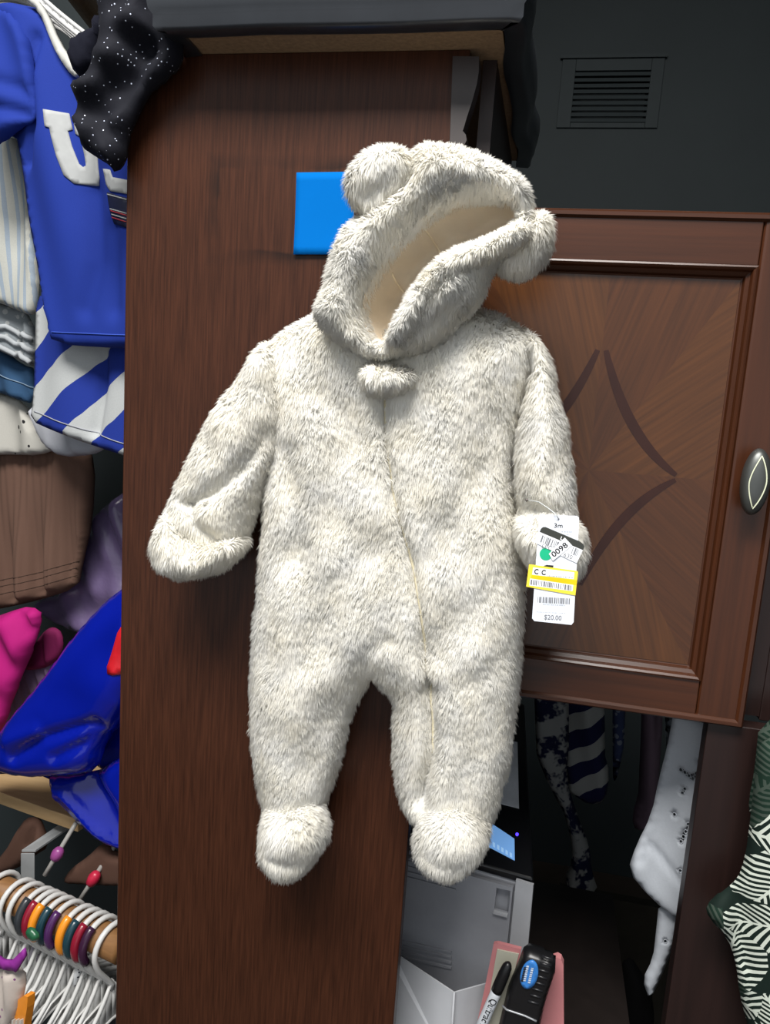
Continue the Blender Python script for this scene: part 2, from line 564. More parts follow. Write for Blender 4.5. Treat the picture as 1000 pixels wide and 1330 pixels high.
def furry(name, blobs, parent, length=0.0068, density=1.45e6, droop=0.95, width=0.00085, bare=(), seed=3, mat=None):
    """one mesh: the cloth surface plus its fleece pile as real blades"""
    V = []; F = []; NRM = []; b = 0; r = np.random.default_rng(seed)
    for bl in blobs:
        v, f = bl.v, bl.f; n = vnormals(v, f)
        V.append(v); F.append(f + b); NRM.append(n); b += len(v)
        p3 = v[f]; cr = np.cross(p3[:, 1] - p3[:, 0], p3[:, 2] - p3[:, 0]); ar = np.linalg.norm(cr, axis=1) / 2
        fnm = cr / (2 * ar[:, None] + 1e-15)
        w = ar * np.where(fnm[:, 1] < 0.35, 1.0, 0.0)
        cnt = int(w.sum() * density)
        ti = r.choice(len(f), cnt, p=w / w.sum())
        a, c = r.random(cnt), r.random(cnt); fl = a + c > 1; a[fl] = 1 - a[fl]; c[fl] = 1 - c[fl]
        bc = np.stack([1 - a - c, a, c], 1)
        root = np.einsum('ij,ijk->ik', bc, v[f[ti]]); nn = np.einsum('ij,ijk->ik', bc, n[f[ti]])
        nn /= np.linalg.norm(nn, axis=1)[:, None] + 1e-12
        L = length * r.uniform(0.55, 1.15, cnt)
        for (pts, wd) in bare:
            q3 = root - bl.pl.o; q = np.stack([q3 @ bl.pl.u, q3 @ bl.pl.v], 1)
            pp = np.array([bl.pl.uv(*k, bl.T * 0.9) for k in pts]); dd = seg_dist(q, pp[:-1], pp[1:])
            L = np.where(dd < wd, L * 0.25, np.where(dd < wd * 2.2, L * (0.25 + 0.75 * (dd - wd) / (wd * 1.2)), L))
        down = np.array([0, 0, -1.0]) - nn * (-nn[:, 2:3])
        cl = vec_field(root, seed, 0.016) * 0.26 + vec_field(root, seed + 5, 0.006) * 0.26 + vec_field(root, seed + 9, 0.05) * 0.30
        d = nn * 0.6 + down * droop + cl + r.normal(size=(cnt, 3)) * 0.12
        back = np.sum(d * nn, 1) < 0.25
        d[back] += nn[back] * 0.5
        d /= np.linalg.norm(d, axis=1)[:, None]
        g = nn * 0.8 + np.array([0, -0.55, 0.45]) + r.normal(size=(cnt, 3)) * 0.25
        wv = np.cross(d, g); wv /= np.linalg.norm(wv, axis=1)[:, None] + 1e-12
        bend = down * droop * 0.45 + np.array([0, 0, -0.25])
        mid = root + d * (L * 0.55)[:, None]
        tip = root + (d + bend * 0.6) * L[:, None]
        hw = (width * r.uniform(0.7, 1.3, cnt) / 2)[:, None]
        v5 = np.stack([root - wv * hw - nn * 0.0005, root + wv * hw - nn * 0.0005, mid + wv * hw * 0.8, mid - wv * hw * 0.8, tip], 1).reshape(-1, 3)
        base = b + np.arange(cnt)[:, None] * 5
        # faces wound so that the blade looks outwards
        f3 = np.concatenate([base + np.array([[0, 1, 2]]), base + np.array([[0, 2, 3]]), base + np.array([[3, 2, 4]])])
        t0 = np.cross(v5[1::5] - v5[0::5], v5[2::5] - v5[0::5]); bad = np.sum(t0 * g, 1) < 0
        bad3 = np.concatenate([bad, bad, bad]); f3[bad3] = f3[bad3][:, ::-1]
        sn = nn * 0.9 + d * 0.12 + np.array([0, -0.1, 0.1]) + r.normal(size=(cnt, 3)) * 0.06
        sn /= np.linalg.norm(sn, axis=1)[:, None]
        V.append(v5); F.append(f3); NRM.append(np.repeat(sn, 5, 0)); b += cnt * 5
    V = np.concatenate(V) - np.array(parent['_o']); F = np.concatenate(F).astype(np.int32); NRM = np.concatenate(NRM)
    me = bpy.data.meshes.new(name)
    me.vertices.add(len(V)); me.vertices.foreach_set('co', V.astype(np.float32).ravel())
    me.loops.add(F.size); me.loops.foreach_set('vertex_index', F.ravel())
    me.polygons.add(len(F)); me.polygons.foreach_set('loop_start', np.arange(0, F.size, 3, dtype=np.int32))
    me.polygons.foreach_set('use_smooth', np.ones(len(F), bool))
    me.update(calc_edges=True)
    me.normals_split_custom_set_from_vertices(NRM.astype(np.float32))
    me.materials.append(mat or MATS['fur'])
    ob = bpy.data.objects.new(name, me); COL.objects.link(ob); ob.parent = parent; ob['_o'] = list(parent['_o'])
    return ob


# ------------------------------------------------------------------ flat print: shapes and letters given in photo pixels on a plane
def flat_poly(name, plane, pts, h0, h1, mat, parent, smooth=0):
    p = np.array([plane.uv(*c) for c in pts])
    if smooth: p = chaikin(p, smooth)
    n = len(p)
    area = 0.5 * np.sum(p[:, 0] * np.roll(p[:, 1], -1) - np.roll(p[:, 0], -1) * p[:, 1])
    if area < 0: p = p[::-1]
    v = np.concatenate([plane.at(p, np.full(n, h0)), plane.at(p, np.full(n, h1))])
    f = [tuple(range(n))[::-1], tuple(range(n, 2 * n))] + [(i, (i + 1) % n, n + (i + 1) % n, n + i) for i in range(n)]
    return mesh_obj(name, v, f, mat, parent)


def glyphs(text, bold=0.0):
    cu = bpy.data.curves.new('lettering', 'FONT'); cu.body = text; cu.size = 1.0; cu.offset = bold; cu.resolution_u = 3
    ob = bpy.data.objects.new('lettering', cu); COL.objects.link(ob)
    dg = bpy.context.evaluated_depsgraph_get(); dg.update()
    me = ob.evaluated_get(dg).to_mesh()
    v = np.array([x.co[:2] for x in me.vertices]); f = [tuple(p.vertices) for p in me.polygons]
    ob.evaluated_get(dg).to_mesh_clear()
    bpy.data.objects.remove(ob, do_unlink=True); bpy.data.curves.remove(cu)
    return v, f


def letters(name, text, at_fn, mat, parent, origin, width, height, ang=0.0, bold=0.0):
    """text whose first baseline point is at `origin` (px), `width` px long, `height` px tall capitals, turned by ang degrees (clockwise on the photo)"""
    v, f = glyphs(text, bold)
    lo, hi = v.min(0), v.max(0)
    q = (v - np.array([lo[0], 0])) / np.array([hi[0] - lo[0], max(hi[1], 1e-6)]) * np.array([width, height])
    a = math.radians(ang); x = q[:, 0]; y = -q[:, 1]
    px = origin[0] + x * math.cos(a) - y * math.sin(a); py = origin[1] + x * math.sin(a) + y * math.cos(a)
    return mesh_obj(name, at_fn(px, py), f, mat, parent)


def on_plane(plane, h):
    return lambda px, py: plane.at(np.array([plane.uv(a, b) for a, b in zip(px, py)]), np.full(len(px), h))


# ================================================================== MATERIALS
MATS['fur'] = fur_material()
DARKWALL = plain('dark_grey_paint', srgb(40, 47, 49), 0.7, 0.3, 0.04, scale=6)
LIN = fabric('cream_jersey', srgb(226, 212, 190), 0.95, 1200)
WHITE_PL = plain('white_plastic', srgb(226, 226, 222), 0.35, 0.5, 0.03)
BLACK_PL = plain('black_plastic', srgb(20, 20, 22), 0.35, 0.5, 0.1)

# ================================================================== SETTING
_a = P(731, 78, 1.45); _c = P(853, 167, 1.45)
HX0, HX1, HZ0, HZ1 = _a[0] + 0.034, _c[0] - 0.030, _c[2] + 0.012, _a[2] - 0.028          # vent opening
b = (MB().box((-2.6, 1.45, 0), (HX0, 1.55, 2.8)).box((HX1, 1.45, 0), (2.8, 1.55, 2.8)).box((HX0, 1.45, 0), (HX1, 1.55, HZ0)).box((HX0, 1.45, HZ1), (HX1, 1.55, 2.8))).build('wall_back', DARKWALL); struct(b)
b = MB().box((-1.6, -1.6, 0), (-1.5, 1.45, 2.8)).build('wall_left', DARKWALL); struct(b)
b = MB().box((1.5, -1.6, 0), (1.6, 1.45, 2.8)).build('wall_right', DARKWALL); struct(b)
b = MB().box((-1.4995, 0.46, 0), (-0.425, 0.50, 2.75)).build('wall_closet', DARKWALL); struct(b)
b = MB().box((-1.6, -2.0, 2.801), (1.6, 1.55, 2.86)).build('ceiling', plain('white_ceiling', srgb(200, 200, 196), 0.8, 0.2, 0.02)); struct(b)
b = MB().box((-2.6, -2.6, -0.05), (2.8, 1.55, 0.0)).build('floor', plain('dark_floor', srgb(70, 62, 56), 0.6, 0.3, 0.1, scale=8)); struct(b)

# ================================================================== TALL PANEL, BLACK TOP
BX0, BX1, BZ1 = -0.408, -0.092, 1.6356
DESK = 0.60
c0 = P(285, 217, 0); c1 = P(455, 334, 0)
bc = ((BX0 + BX1) / 2, 0.0095, 0.0)
WALNUT = wood('walnut_veneer', srgb(44, 23, 14), srgb(86, 50, 33), (560, 560, 20), rough=0.34,
              stain=((c0[0] + c1[0]) / 2 - bc[0], (c0[2] + c1[2]) / 2 - bc[2], (c1[0] - c0[0]) / 2, (c0[2] - c1[2]) / 2), spec=0.22)
o = MB().box((BX0, 0.0, 0.0), (BX1, 0.019, BZ1)).build('wood_panel', WALNUT, None, bevel=0.0012)
tag(o, 'tall plain walnut-brown wood panel behind the white fleece suit', 'wood panel')
CHERRY_H = wood('cherry_wood_level', srgb(51, 26, 13), srgb(83, 44, 23), (4.5, 150, 150), rough=0.33)
CHERRY_V = wood('cherry_wood_upright', srgb(51, 26, 13), srgb(83, 44, 23), (150, 150, 4.5), rough=0.33)
ESPRESSO = wood('espresso_wood', srgb(30, 18, 16), srgb(46, 29, 26), (120, 120, 6), rough=0.4)
INLAY = wood('dark_inlay_wood', srgb(42, 18, 12), srgb(58, 28, 18), (90, 90, 30), rough=0.35)
PBOARD = plain('raw_particle_board', srgb(150, 124, 96), 0.85, 0.2, 0.12, scale=220)
BLACKM = plain('black_moulded_edge', srgb(40, 43, 48), 0.30, 0.5, 0.06)

# black moulded top with a raw underside, resting on the panel
sx0, sx1, sy0, sy1, sz = -0.357, -0.043, -0.058, 0.335, BZ1
top = thing('black_shelf_top', 'black moulded wooden top with raw tan underside on the walnut panel', 'shelf top', ((sx0 + sx1) / 2, 0.13, sz))
MB().box((sx0 + 0.021, sy0 + 0.016, sz), (sx1 - 0.020, sy1 - 0.02, sz + 0.02)).build('underside_board', PBOARD, top)
MB().box((sx0 + 0.008, sy0 + 0.008, sz + 0.0201), (sx1 - 0.008, sy1 - 0.008, sz + 0.034)).build('top_board', BLACKM, top)
# moulding: profile (outward, up) swept round front, right, left
prof = [(-0.021, -0.002), (-0.006, -0.003), (-0.003, 0.0), (-0.003, 0.009), (0.0, 0.0125), (0.0015, 0.022), (0.001, 0.032), (-0.005, 0.038), (-0.021, 0.038)]


def sweep(path, outs, name):
    v = []; f = []; k = len(prof)
    for p, od in zip(path, outs):
        for (a, z) in prof: v.append((p[0] + od[0] * a, p[1] + od[1] * a, sz + z))
    for i in range(len(path) - 1):
        for j in range(k):
            f.append((i * k + j, i * k + (j + 1) % k, (i + 1) * k + (j + 1) % k, (i + 1) * k + j))
    f.append(tuple(range(k))); f.append(tuple((len(path) - 1) * k + j for j in range(k)))
    m = MB(); m.add(v, f); o = m.build(name, BLACKM, top, True)
    o.data.shade_smooth() if hasattr(o.data, 'shade_smooth') else None
    md = o.modifiers.new('edge', 'EDGE_SPLIT'); md.split_angle = math.radians(50)
    return o


def wobble(t): return 0.0022 * math.sin(t * 42) + 0.0008 * math.sin(t * 61)


n = 26
fp = [(sx0 + (sx1 - sx0) * i / n, sy0 + 0.5 * wobble(i / n * 0.3)) for i in range(n + 1)]
fo = [(-1 if i == 0 else (1 if i == n else 0), -1) for i in range(n + 1)]
sweep(fp, fo, 'front_moulding')
rp = [(sx1 + wobble(i / n * 0.4), sy0 + (sy1 - sy0) * i / n) for i in range(n + 1)]
sweep(rp, [(1, -1 if i == 0 else 0) for i in range(n + 1)], 'side_moulding')
lp = [(sx0 + wobble(i / n * 0.4), sy0 + (sy1 - sy0) * i / n) for i in range(n + 1)]
sweep(lp, [(-1, -1 if i == 0 else 0) for i in range(n + 1)], 'side_moulding')

# shaped corbel and the dark apron board under the top
cor = [(588, 73), (622, 73), (622, 92), (619, 110), (613, 132), (607, 150), (601, 170), (605, 175), (606, 182), (603, 188), (584, 189)]
pc = Plane(-0.004)
o = flat_poly('corbel', pc, cor, -0.020, 0.0, plain('dark_lacquered_wood', srgb(54, 47, 46), 0.4, 0.5, 0.08), None)
tag(o, 'small dark scroll-cut corbel under the corner of the black top', 'corbel')
xa = P(588, 190, 0.0)[0] + 0.018
o = MB().hexa([(xa, 0.021, 1.519), (xa + 0.012, 0.021, 1.519), (xa + 0.012, 0.021, BZ1 - 0.0005), (xa, 0.021, BZ1 - 0.0005),
               (xa + 0.0, 0.31, 1.519), (xa + 0.012, 0.31, 1.519), (xa + 0.012, 0.31, BZ1 - 0.0005), (xa, 0.31, BZ1 - 0.0005)]).build('apron_board', ESPRESSO)
tag(o, 'dark brown apron board running back under the black top', 'apron board')

# blue sticky note
NOTE = plain('blue_paper', srgb(0, 96, 172), 0.85, 0.05, 0.01)
pn = Plane(-0.0008)
p = [P(385, 224, -0.0008), P(461, 223, -0.0008), P(459, 331, -0.0008), P(382, 331, -0.0008)]
v = []; nx = 10
for i in range(nx + 1):
    for j in range(nx + 1):
        a, c = i / nx, j / nx
        q = (1 - a) * (1 - c) * p[0] + a * (1 - c) * p[1] + a * c * p[2] + (1 - a) * c * p[3]
        v.append((q[0], q[1] - 0.0025 * (c ** 3), q[2]))
f = [(i * (nx + 1) + j, i * (nx + 1) + j + 1, (i + 1) * (nx + 1) + j + 1, (i + 1) * (nx + 1) + j) for i in range(nx) for j in range(nx)]
o = mesh_obj('sticky_note', v, f, NOTE, None, True)
o.modifiers.new('paper', 'SOLIDIFY').thickness = 0.0004
tag(o, 'plain bright blue square sticky note on the walnut panel beside the hood', 'sticky note')

# ================================================================== CABINET WITH DOOR
YD = 0.030
dx0, dx1, dz0, dz1 = -0.118, 0.2075, 1.0605, 1.5165
ix0, ix1, iz0, iz1 = -0.076, 0.1652, 1.1010, 1.4730
ccx, ccz = 0.0446, 1.2866
cab = thing('cabinet', 'cherry-wood cabinet whose panelled door has a dark arc inlay and oval knob', 'cabinet', (0.05, 0.2, dz0))
for nm, a, c in (('top_panel', (dx0, 0.056, dz1 - 0.02), (dx1 + 0.02, 0.33, dz1 - 0.002)), ('bottom_panel', (dx0, 0.056, dz0 + 0.004), (dx1 + 0.02, 0.33, dz0 + 0.02)),
                 ('side_panel', (dx0, 0.056, dz0 + 0.0201), (dx0 + 0.016, 0.33, dz1 - 0.0201)), ('back_panel', (dx0 + 0.0161, 0.322, dz0 + 0.0201), (dx1, 0.33, dz1 - 0.0201)),
                 ('side_panel', (dx1 + 0.004, 0.056, dz0 + 0.0201), (dx1 + 0.020, 0.33, dz1 - 0.0201))):
    MB().box(a, c).build(nm, ESPRESSO, cab)
door = MB().box((dx0 + 0.004, YD + 0.0125, dz0 + 0.004), (dx1 - 0.004, YD + 0.022, dz1 - 0.004)).build('door', CHERRY_V, cab)
# stiles and rails with a rounded outer edge
MB().box((dx0, YD, dz0), (ix0, YD + 0.0124, dz1)).build('stile', CHERRY_V, door, bevel=0.004)
MB().box((ix1, YD, dz0), (dx1, YD + 0.0124, dz1)).build('stile', CHERRY_V, door, bevel=0.004)
MB().box((ix0 + 0.0003, YD, dz0), (ix1 - 0.0003, YD + 0.0124, iz0)).build('rail', CHERRY_H, door, bevel=0.001)
MB().box((ix0 + 0.0003, YD, iz1), (ix1 - 0.0003, YD + 0.0124, dz1)).build('rail', CHERRY_H, door, bevel=0.001)


def moulding(name, a, c, inn, w, prof_d, mat, par):
    """strip from a to c on the door front; inn = direction across; prof_d = [(across 0..1, Y)]"""
    a = np.array(a, float); c = np.array(c, float); t = (c - a) / np.linalg.norm(c - a); inn = np.array(inn, float)
    v = []; k = len(prof_d)
    for p_, s_ in ((a, 1), (c, -1)):
        for (q, y) in prof_d:
            r_ = p_ + inn * q * w + t * s_ * q * w
            v.append((r_[0], y, r_[1]))
    f = [(j, (j + 1) % k, k + (j + 1) % k, k + j) for j in range(k)] + [tuple(range(k)), tuple(range(k, 2 * k))]
    return MB().add(v, f).build(name, mat, par, False)


pin = [(0, YD + 0.004), (0.0, YD - 0.0018), (0.14, YD - 0.0024), (0.3, YD - 0.001), (0.42, YD + 0.003), (0.7, YD + 0.005), (0.82, YD + 0.0085), (1.0, YD + 0.0095), (1.0, YD + 0.0123)]
cor4 = [(ix0, iz0), (ix1, iz0), (ix1, iz1), (ix0, iz1)]
inn4 = [(0, 1), (-1, 0), (0, -1), (1, 0)]
for i in range(4):
    moulding('panel_moulding', cor4[i], cor4[(i + 1) % 4], inn4[i], 0.0115, pin, CHERRY_H if i % 2 == 0 else CHERRY_V, door)
pob = [(0, YD + 0.010), (0, YD + 0.001), (0.3, YD - 0.003), (0.7, YD - 0.003), (0.95, YD - 0.0006), (1.0, YD + 0.0005), (1.0, YD + 0.003)]
oc = [(dx0, dz0), (dx1, dz0), (dx1, dz1), (dx0, dz1)]
for i in range(4):
    moulding('edge_bead', oc[i], oc[(i + 1) % 4], inn4[i], 0.008, pob, CHERRY_H if i % 2 == 0 else CHERRY_V, door)
# veneer leaves, grain running out from the middle
vx0, vx1, vz0, vz1 = ix0 + 0.011, ix1 - 0.011, iz0 + 0.011, iz1 - 0.011
VY = YD + 0.0085
corners = [(vx1, ccz), (vx1, vz1), (ccx, vz1), (vx0, vz1), (vx0, ccz), (vx0, vz0), (ccx, vz0), (vx1, vz0)]
for i in range(8):
    a, c = corners[i], corners[(i + 1) % 8]
    ang = math.atan2((a[1] + c[1]) / 2 - ccz, (a[0] + c[0]) / 2 - ccx)
    base = [(62, 35, 15), (57, 31, 14)][i % 2]
    mt = wood('veneer_leaf', srgb(*base), srgb(base[0] * 1.62, base[1] * 1.7, base[2] * 1.75), (9, 260, 260), rot=(0, ang, 0), rough=0.28, spec=0.5)
    g = 0.00025
    MB().prism([(ccx, VY, ccz), (a[0], VY, a[1]), (c[0], VY, c[1])], (0, 0.004, 0)).build('veneer_leaf', mt, door)
# arc inlays: dark bands that taper at both ends, one per quarter
A = P(787, 455, VY); B = P(878, 617, VY); Mid = P(822, 552, VY)
for sxn, szn in ((1, 1), (-1, 1), (1, -1), (-1, -1)):
    pts = []
    for i in range(25):
        t = i / 24
        q = (1 - t) ** 2 * A + 2 * t * (1 - t) * (2 * Mid - (A + B) / 2) + t * t * B
        x = ccx + sxn * (q[0] - ccx); z = ccz + szn * (q[2] - ccz)
        pts.append((x, z))
    v = []; f = []
    for i, (x, z) in enumerate(pts):
        a = pts[max(i - 1, 0)]; c = pts[min(i + 1, 24)]; tx, tz = c[0] - a[0], c[1] - a[1]; L = math.hypot(tx, tz)
        w = 0.0045 * (0.10 + 0.9 * math.sin(math.pi * min(1, 0.06 + i / 24 * 0.90)) ** 0.5)
        nx_, nz_ = -tz / L * w, tx / L * w
        v += [(x - nx_, VY - 0.0004, z - nz_), (x + nx_, VY - 0.0004, z + nz_), (x + nx_, VY + 0.002, z + nz_), (x - nx_, VY + 0.002, z - nz_)]
    for i in range(24):
        for j in range(4): f.append((i * 4 + j, i * 4 + (j + 1) % 4, i * 4 + 4 + (j + 1) % 4, i * 4 + 4 + j))
    f += [(0, 1, 2, 3), (96, 97, 98, 99)]
    MB().add(v, f).build('arc_inlay', INLAY, door)
# oval knob with an almond shaped pale line
PEW = plain('pewter', srgb(96, 98, 96), 0.42, 0.5, 0.05, metallic=0.75)
kc = P(981, 626, YD - 0.02); kx, kz = kc[0], kc[2]
v = []; f = []; rings = [(0.45, 0.0), (0.42, -0.010), (0.62, -0.013), (0.93, -0.0155), (1.0, -0.019), (0.97, -0.0225), (0.85, -0.0255), (0.6, -0.0275), (0.3, -0.0285)]
S = 36
for (r_, y) in rings:
    for k in range(S):
        w = 2 * math.pi * k / S; v.append((kx + 0.0120 * r_ * math.cos(w), YD + y, kz + 0.0290 * r_ * math.sin(w)))
v.append((kx, YD - 0.0288, kz))
for i in range(len(rings) - 1):
    for k in range(S): f.append((i * S + k, i * S + (k + 1) % S, (i + 1) * S + (k + 1) % S, (i + 1) * S + k))
f += [((len(rings) - 1) * S + k, (len(rings) - 1) * S + (k + 1) % S, len(v) - 1) for k in range(S)]
MB().add(v, f).build('knob', PEW, door, True)


def knob_y(x, z):
    r_ = math.hypot((x - kx) / 0.0120, (z - kz) / 0.0290)
    rr = [q[0] for q in rings[4:]][::-1] + [1.01]; yy = [q[1] for q in rings[4:]][::-1] + [-0.019]
    return YD + float(np.interp(r_, rr, yy))


path = []
for i in range(48):
    s_ = i / 48
    if s_ < 0.5: z = -1 + 4 * s_; sg = 1
    else: z = 1 - 4 * (s_ - 0.5); sg = -1
    w = 0.0068 * (1 - abs(z) ** 1.7) * sg
    path.append((kx + w + 0.0007 * z, knob_y(kx + w, kz + z * 0.0228) - 0.0004, kz + z * 0.0228))
MB().tube(path, 0.0006, 6, closed=True).build('knob_line', plain('pale_brass', srgb(214, 218, 190), 0.35, 0.5, 0.02), door, True)

# wide dark upright on which the cabinet stands
ux = P(885, 1130, 0.058)[0]
o = MB().box((ux, 0.0365, 0.0), (dx1 + 0.20, 0.055, dz0 - 0.001)).build('cabinet_upright', ESPRESSO, None, bevel=0.001)
tag(o, 'dark espresso upright board below the panelled cabinet door', 'upright board')
o = MB().box((dx1 + 0.0205, 0.0565, dz0), (dx1 + 0.20, 0.075, dz1 + 0.1)).build('cabinet_filler', ESPRESSO, None, bevel=0.001)
tag(o, 'dark espresso filler board beside the panelled door above the upright', 'upright board')

# vent on the far wall
DV = plain('dark_grey_vent', srgb(42, 49, 51), 0.7, 0.3, 0.03)
vy = 1.45
a = P(731, 78, vy); c = P(853, 167, vy)
ve = thing('wall_vent', 'dark rectangular air vent set in the far dark wall', 'vent', ((a[0] + c[0]) / 2, vy, c[2]))
fw = 0.065
x0, x1, z0, z1 = a[0], c[0], c[2], a[2]
i0, i1, j0, j1 = x0 + 0.034, x1 - 0.030, z0 + 0.012, z1 - 0.028
for q in (((x0, vy - 0.006, z0), (i0, vy - 0.0005, z1)), ((i1, vy - 0.006, z0), (x1, vy - 0.0005, z1)), ((i0 + .0002, vy - 0.006, j1), (i1 - .0002, vy - 0.0005, z1)), ((i0 + .0002, vy - 0.006, z0), (i1 - .0002, vy - 0.0005, j0))):
    MB().box(*q).build('vent_frame', DV, ve, bevel=0.001)
MB().box((i0, vy + 0.090, j0), (i1, vy + 0.099, j1)).build('vent_back', DV, ve)
for k in range(9):
    z = j0 + (j1 - j0) * (k + 0.5) / 9
    MB().hexa([(i0, vy - 0.008, z - 0.006), (i1, vy - 0.008, z - 0.006), (i1, vy - 0.007, z - 0.006), (i0, vy - 0.007, z - 0.006),
               (i0, vy - 0.0035, z + 0.004), (i1, vy - 0.0035, z + 0.004), (i1, vy - 0.0025, z + 0.004), (i0, vy - 0.0025, z + 0.004)]).build('vent_slat', DV, ve)
MB().box((x0 - 0.006, vy - 0.012, z1), (x1 + 0.004, vy - 0.0005, z1 + 0.008)).build('vent_lip', DV, ve)

# ================================================================== FLEECE SUIT
suit = thing('bear_suit', 'cream fleece baby bear suit with eared hood hanging before walnut panel', 'baby suit', (-0.1, -0.03, 0.78))
ZIP = [(499, 512), (500, 545), (503, 590), (510, 640), (524, 695), (537, 745), (546, 795), (551, 845), (556, 895), (561, 945), (560, 985), (553, 1020), (547, 1045)]
body_out = [(430, 396), (390, 418), (352, 438), (338, 470), (346, 540), (350, 600), (345, 650), (341, 700), (336, 760), (330, 830), (326, 900), (328, 960),
            (335, 1005), (344, 1045), (352, 1075), (385, 1085), (418, 1066), (427, 1040), (438, 1008), (447, 970), (456, 932), (468, 906), (481, 888), (487, 878), (494, 888),
            (511, 900), (511, 940), (510, 985), (516, 1020), (523, 1045), (534, 1062), (560, 1072), (600, 1080), (640, 1072), (650, 1045), (659, 1005), (667, 960),
            (672, 915), (677, 870), (682, 800), (683, 740), (677, 680), (669, 640), (668, 590), (684, 520), (702, 470), (700, 436), (660, 412), (622, 398), (560, 415), (500, 430)]
body_cr = [(ZIP[:9], 0.0042, 0.010), (ZIP[8:], 0.008, 0.016),
           ([(374, 590), (380, 660), (393, 735), (405, 800), (398, 860)], 0.0138, 0.0062),
           ([(466, 893), (467, 860), (480, 838), (505, 829)], 0.0080, 0.0043),
           ([(462, 905), (420, 940), (400, 1000)], 0.0161, 0.0050),
           ([(380, 478), (430, 520), (470, 570)], 0.0161, 0.0043), ([(440, 600), (420, 680), (380, 720)], 0.0184, 0.0043),
           ([(650, 560), (600, 650), (560, 720)], 0.0184, 0.0050), ([(668, 740), (610, 790), (565, 840)], 0.0172, 0.0056),
           ([(670, 850), (620, 880), (575, 900)], 0.0138, 0.0043), ([(500, 700), (440, 760), (420, 840)], 0.0172, 0.0050),
           ([(620, 430), (630, 500), (650, 560)], 0.0138, 0.0037), ([(600, 930), (620, 970), (600, 1030)], 0.0161, 0.0037)]
pb = Plane(-0.026)
BODY = Blob(pb, body_out, 0.042, 0.055, 0.022, h=0.005, ins=0.0025, creases=body_cr, lump=0.0014, lump_scale=0.08, seed=4)
furry('body', [BODY], suit, 0.0064, bare=[(ZIP, 0.0016)], seed=11)
BODY.strip('zipper', ZIP[:11], 0.0030, fabric('cream_zip_tape', srgb(238, 228, 196), 0.8, 1500), suit, off=0.0022)

pl = Plane(-0.044)
sl_out = [(352, 436), (328, 458), (312, 488), (286, 520), (262, 562), (240, 610), (222, 648), (212, 682), (232, 706), (268, 716), (300, 712), (322, 698), (332, 672), (345, 632),
          (361, 595), (373, 562), (377, 520), (371, 468)]
SL = Blob(pl, sl_out, 0.032, 0.034, 0.030, h=0.0045, ins=0.0025, lump=0.002, lump_scale=0.05, seed=8,
          creases=[([(345, 560), (305, 612), (275, 640), (243, 655)], 0.008, 0.010), ([(243, 652), (255, 680), (280, 700)], 0.006, 0.008), ([(368, 480), (380, 530), (366, 590)], 0.008, 0.005)])
furry('sleeve', [SL], suit, 0.0062, seed=21)
pm = Plane(-0.050)
cl_out = [(226, 655), (210, 676), (203, 708), (208, 734), (232, 750), (264, 748), (298, 737), (318, 716), (325, 694), (300, 690), (275, 700), (250, 680), (240, 660)]
CL = Blob(pm, cl_out, 0.036, 0.022, 0.032, h=0.004, ins=0.003, creases=[([(238, 700), (250, 722), (262, 735)], 0.006, 0.006)], lump=0.0015, lump_scale=0.03, seed=9)
furry('mitten_cuff', [CL], suit, 0.0070, seed=22)

pr = Plane(-0.040)
sr_out = [(662, 414), (696, 432), (713, 456), (723, 496), (736, 545), (743, 590), (748, 640), (753, 680), (740, 712), (700, 712), (676, 694), (670, 660), (667, 605), (671, 550), (682, 500), (690, 468), (672, 440)]
SR = Blob(pr, sr_out, 0.032, 0.030, 0.028, h=0.0045, ins=0.0025, lump=0.002, lump_scale=0.05, seed=12, creases=[([(690, 470), (678, 540), (674, 600)], 0.008, 0.004), ([(676, 660), (715, 662), (748, 668)], 0.007, 0.008)])
furry('sleeve', [SR], suit, 0.0062, seed=31)
prm = Plane(-0.046)
cr_out = [(676, 662), (665, 680), (667, 702), (676, 724), (690, 740), (712, 746), (738, 752), (756, 748), (766, 724), (763, 698), (752, 674), (720, 664)]
CR = Blob(prm, cr_out, 0.036, 0.022, 0.032, h=0.004, ins=0.003, lump=0.0015, lump_scale=0.03, seed=13)
furry('mitten_cuff', [CR], suit, 0.0068, seed=32)

pf = Plane(-0.048)
fl_out = [(348, 1042), (372, 1032), (402, 1036), (421, 1053), (429, 1076), (425, 1098), (409, 1120), (386, 1135), (362, 1131), (345, 1114), (337, 1092), (339, 1064)]
furry('foot', [Blob(pf, fl_out, 0.036, 0.032, 0.034, h=0.0045, ins=0.0025, seed=14, lump=0.001, creases=[([(350, 1112), (385, 1124), (418, 1106)], 0.006, 0.003)])], suit, 0.0070, seed=41)
fr_out = [(558, 1040), (584, 1029), (612, 1040), (631, 1062), (638, 1086), (629, 1110), (610, 1128), (580, 1136), (554, 1124), (539, 1103), (536, 1080), (544, 1056)]
furry('foot', [Blob(pf, fr_out, 0.036, 0.032, 0.034, h=0.0045, ins=0.0025, seed=15, lump=0.001, creases=[([(552, 1112), (590, 1126), (625, 1104)], 0.006, 0.003)])], suit, 0.0070, seed=42)

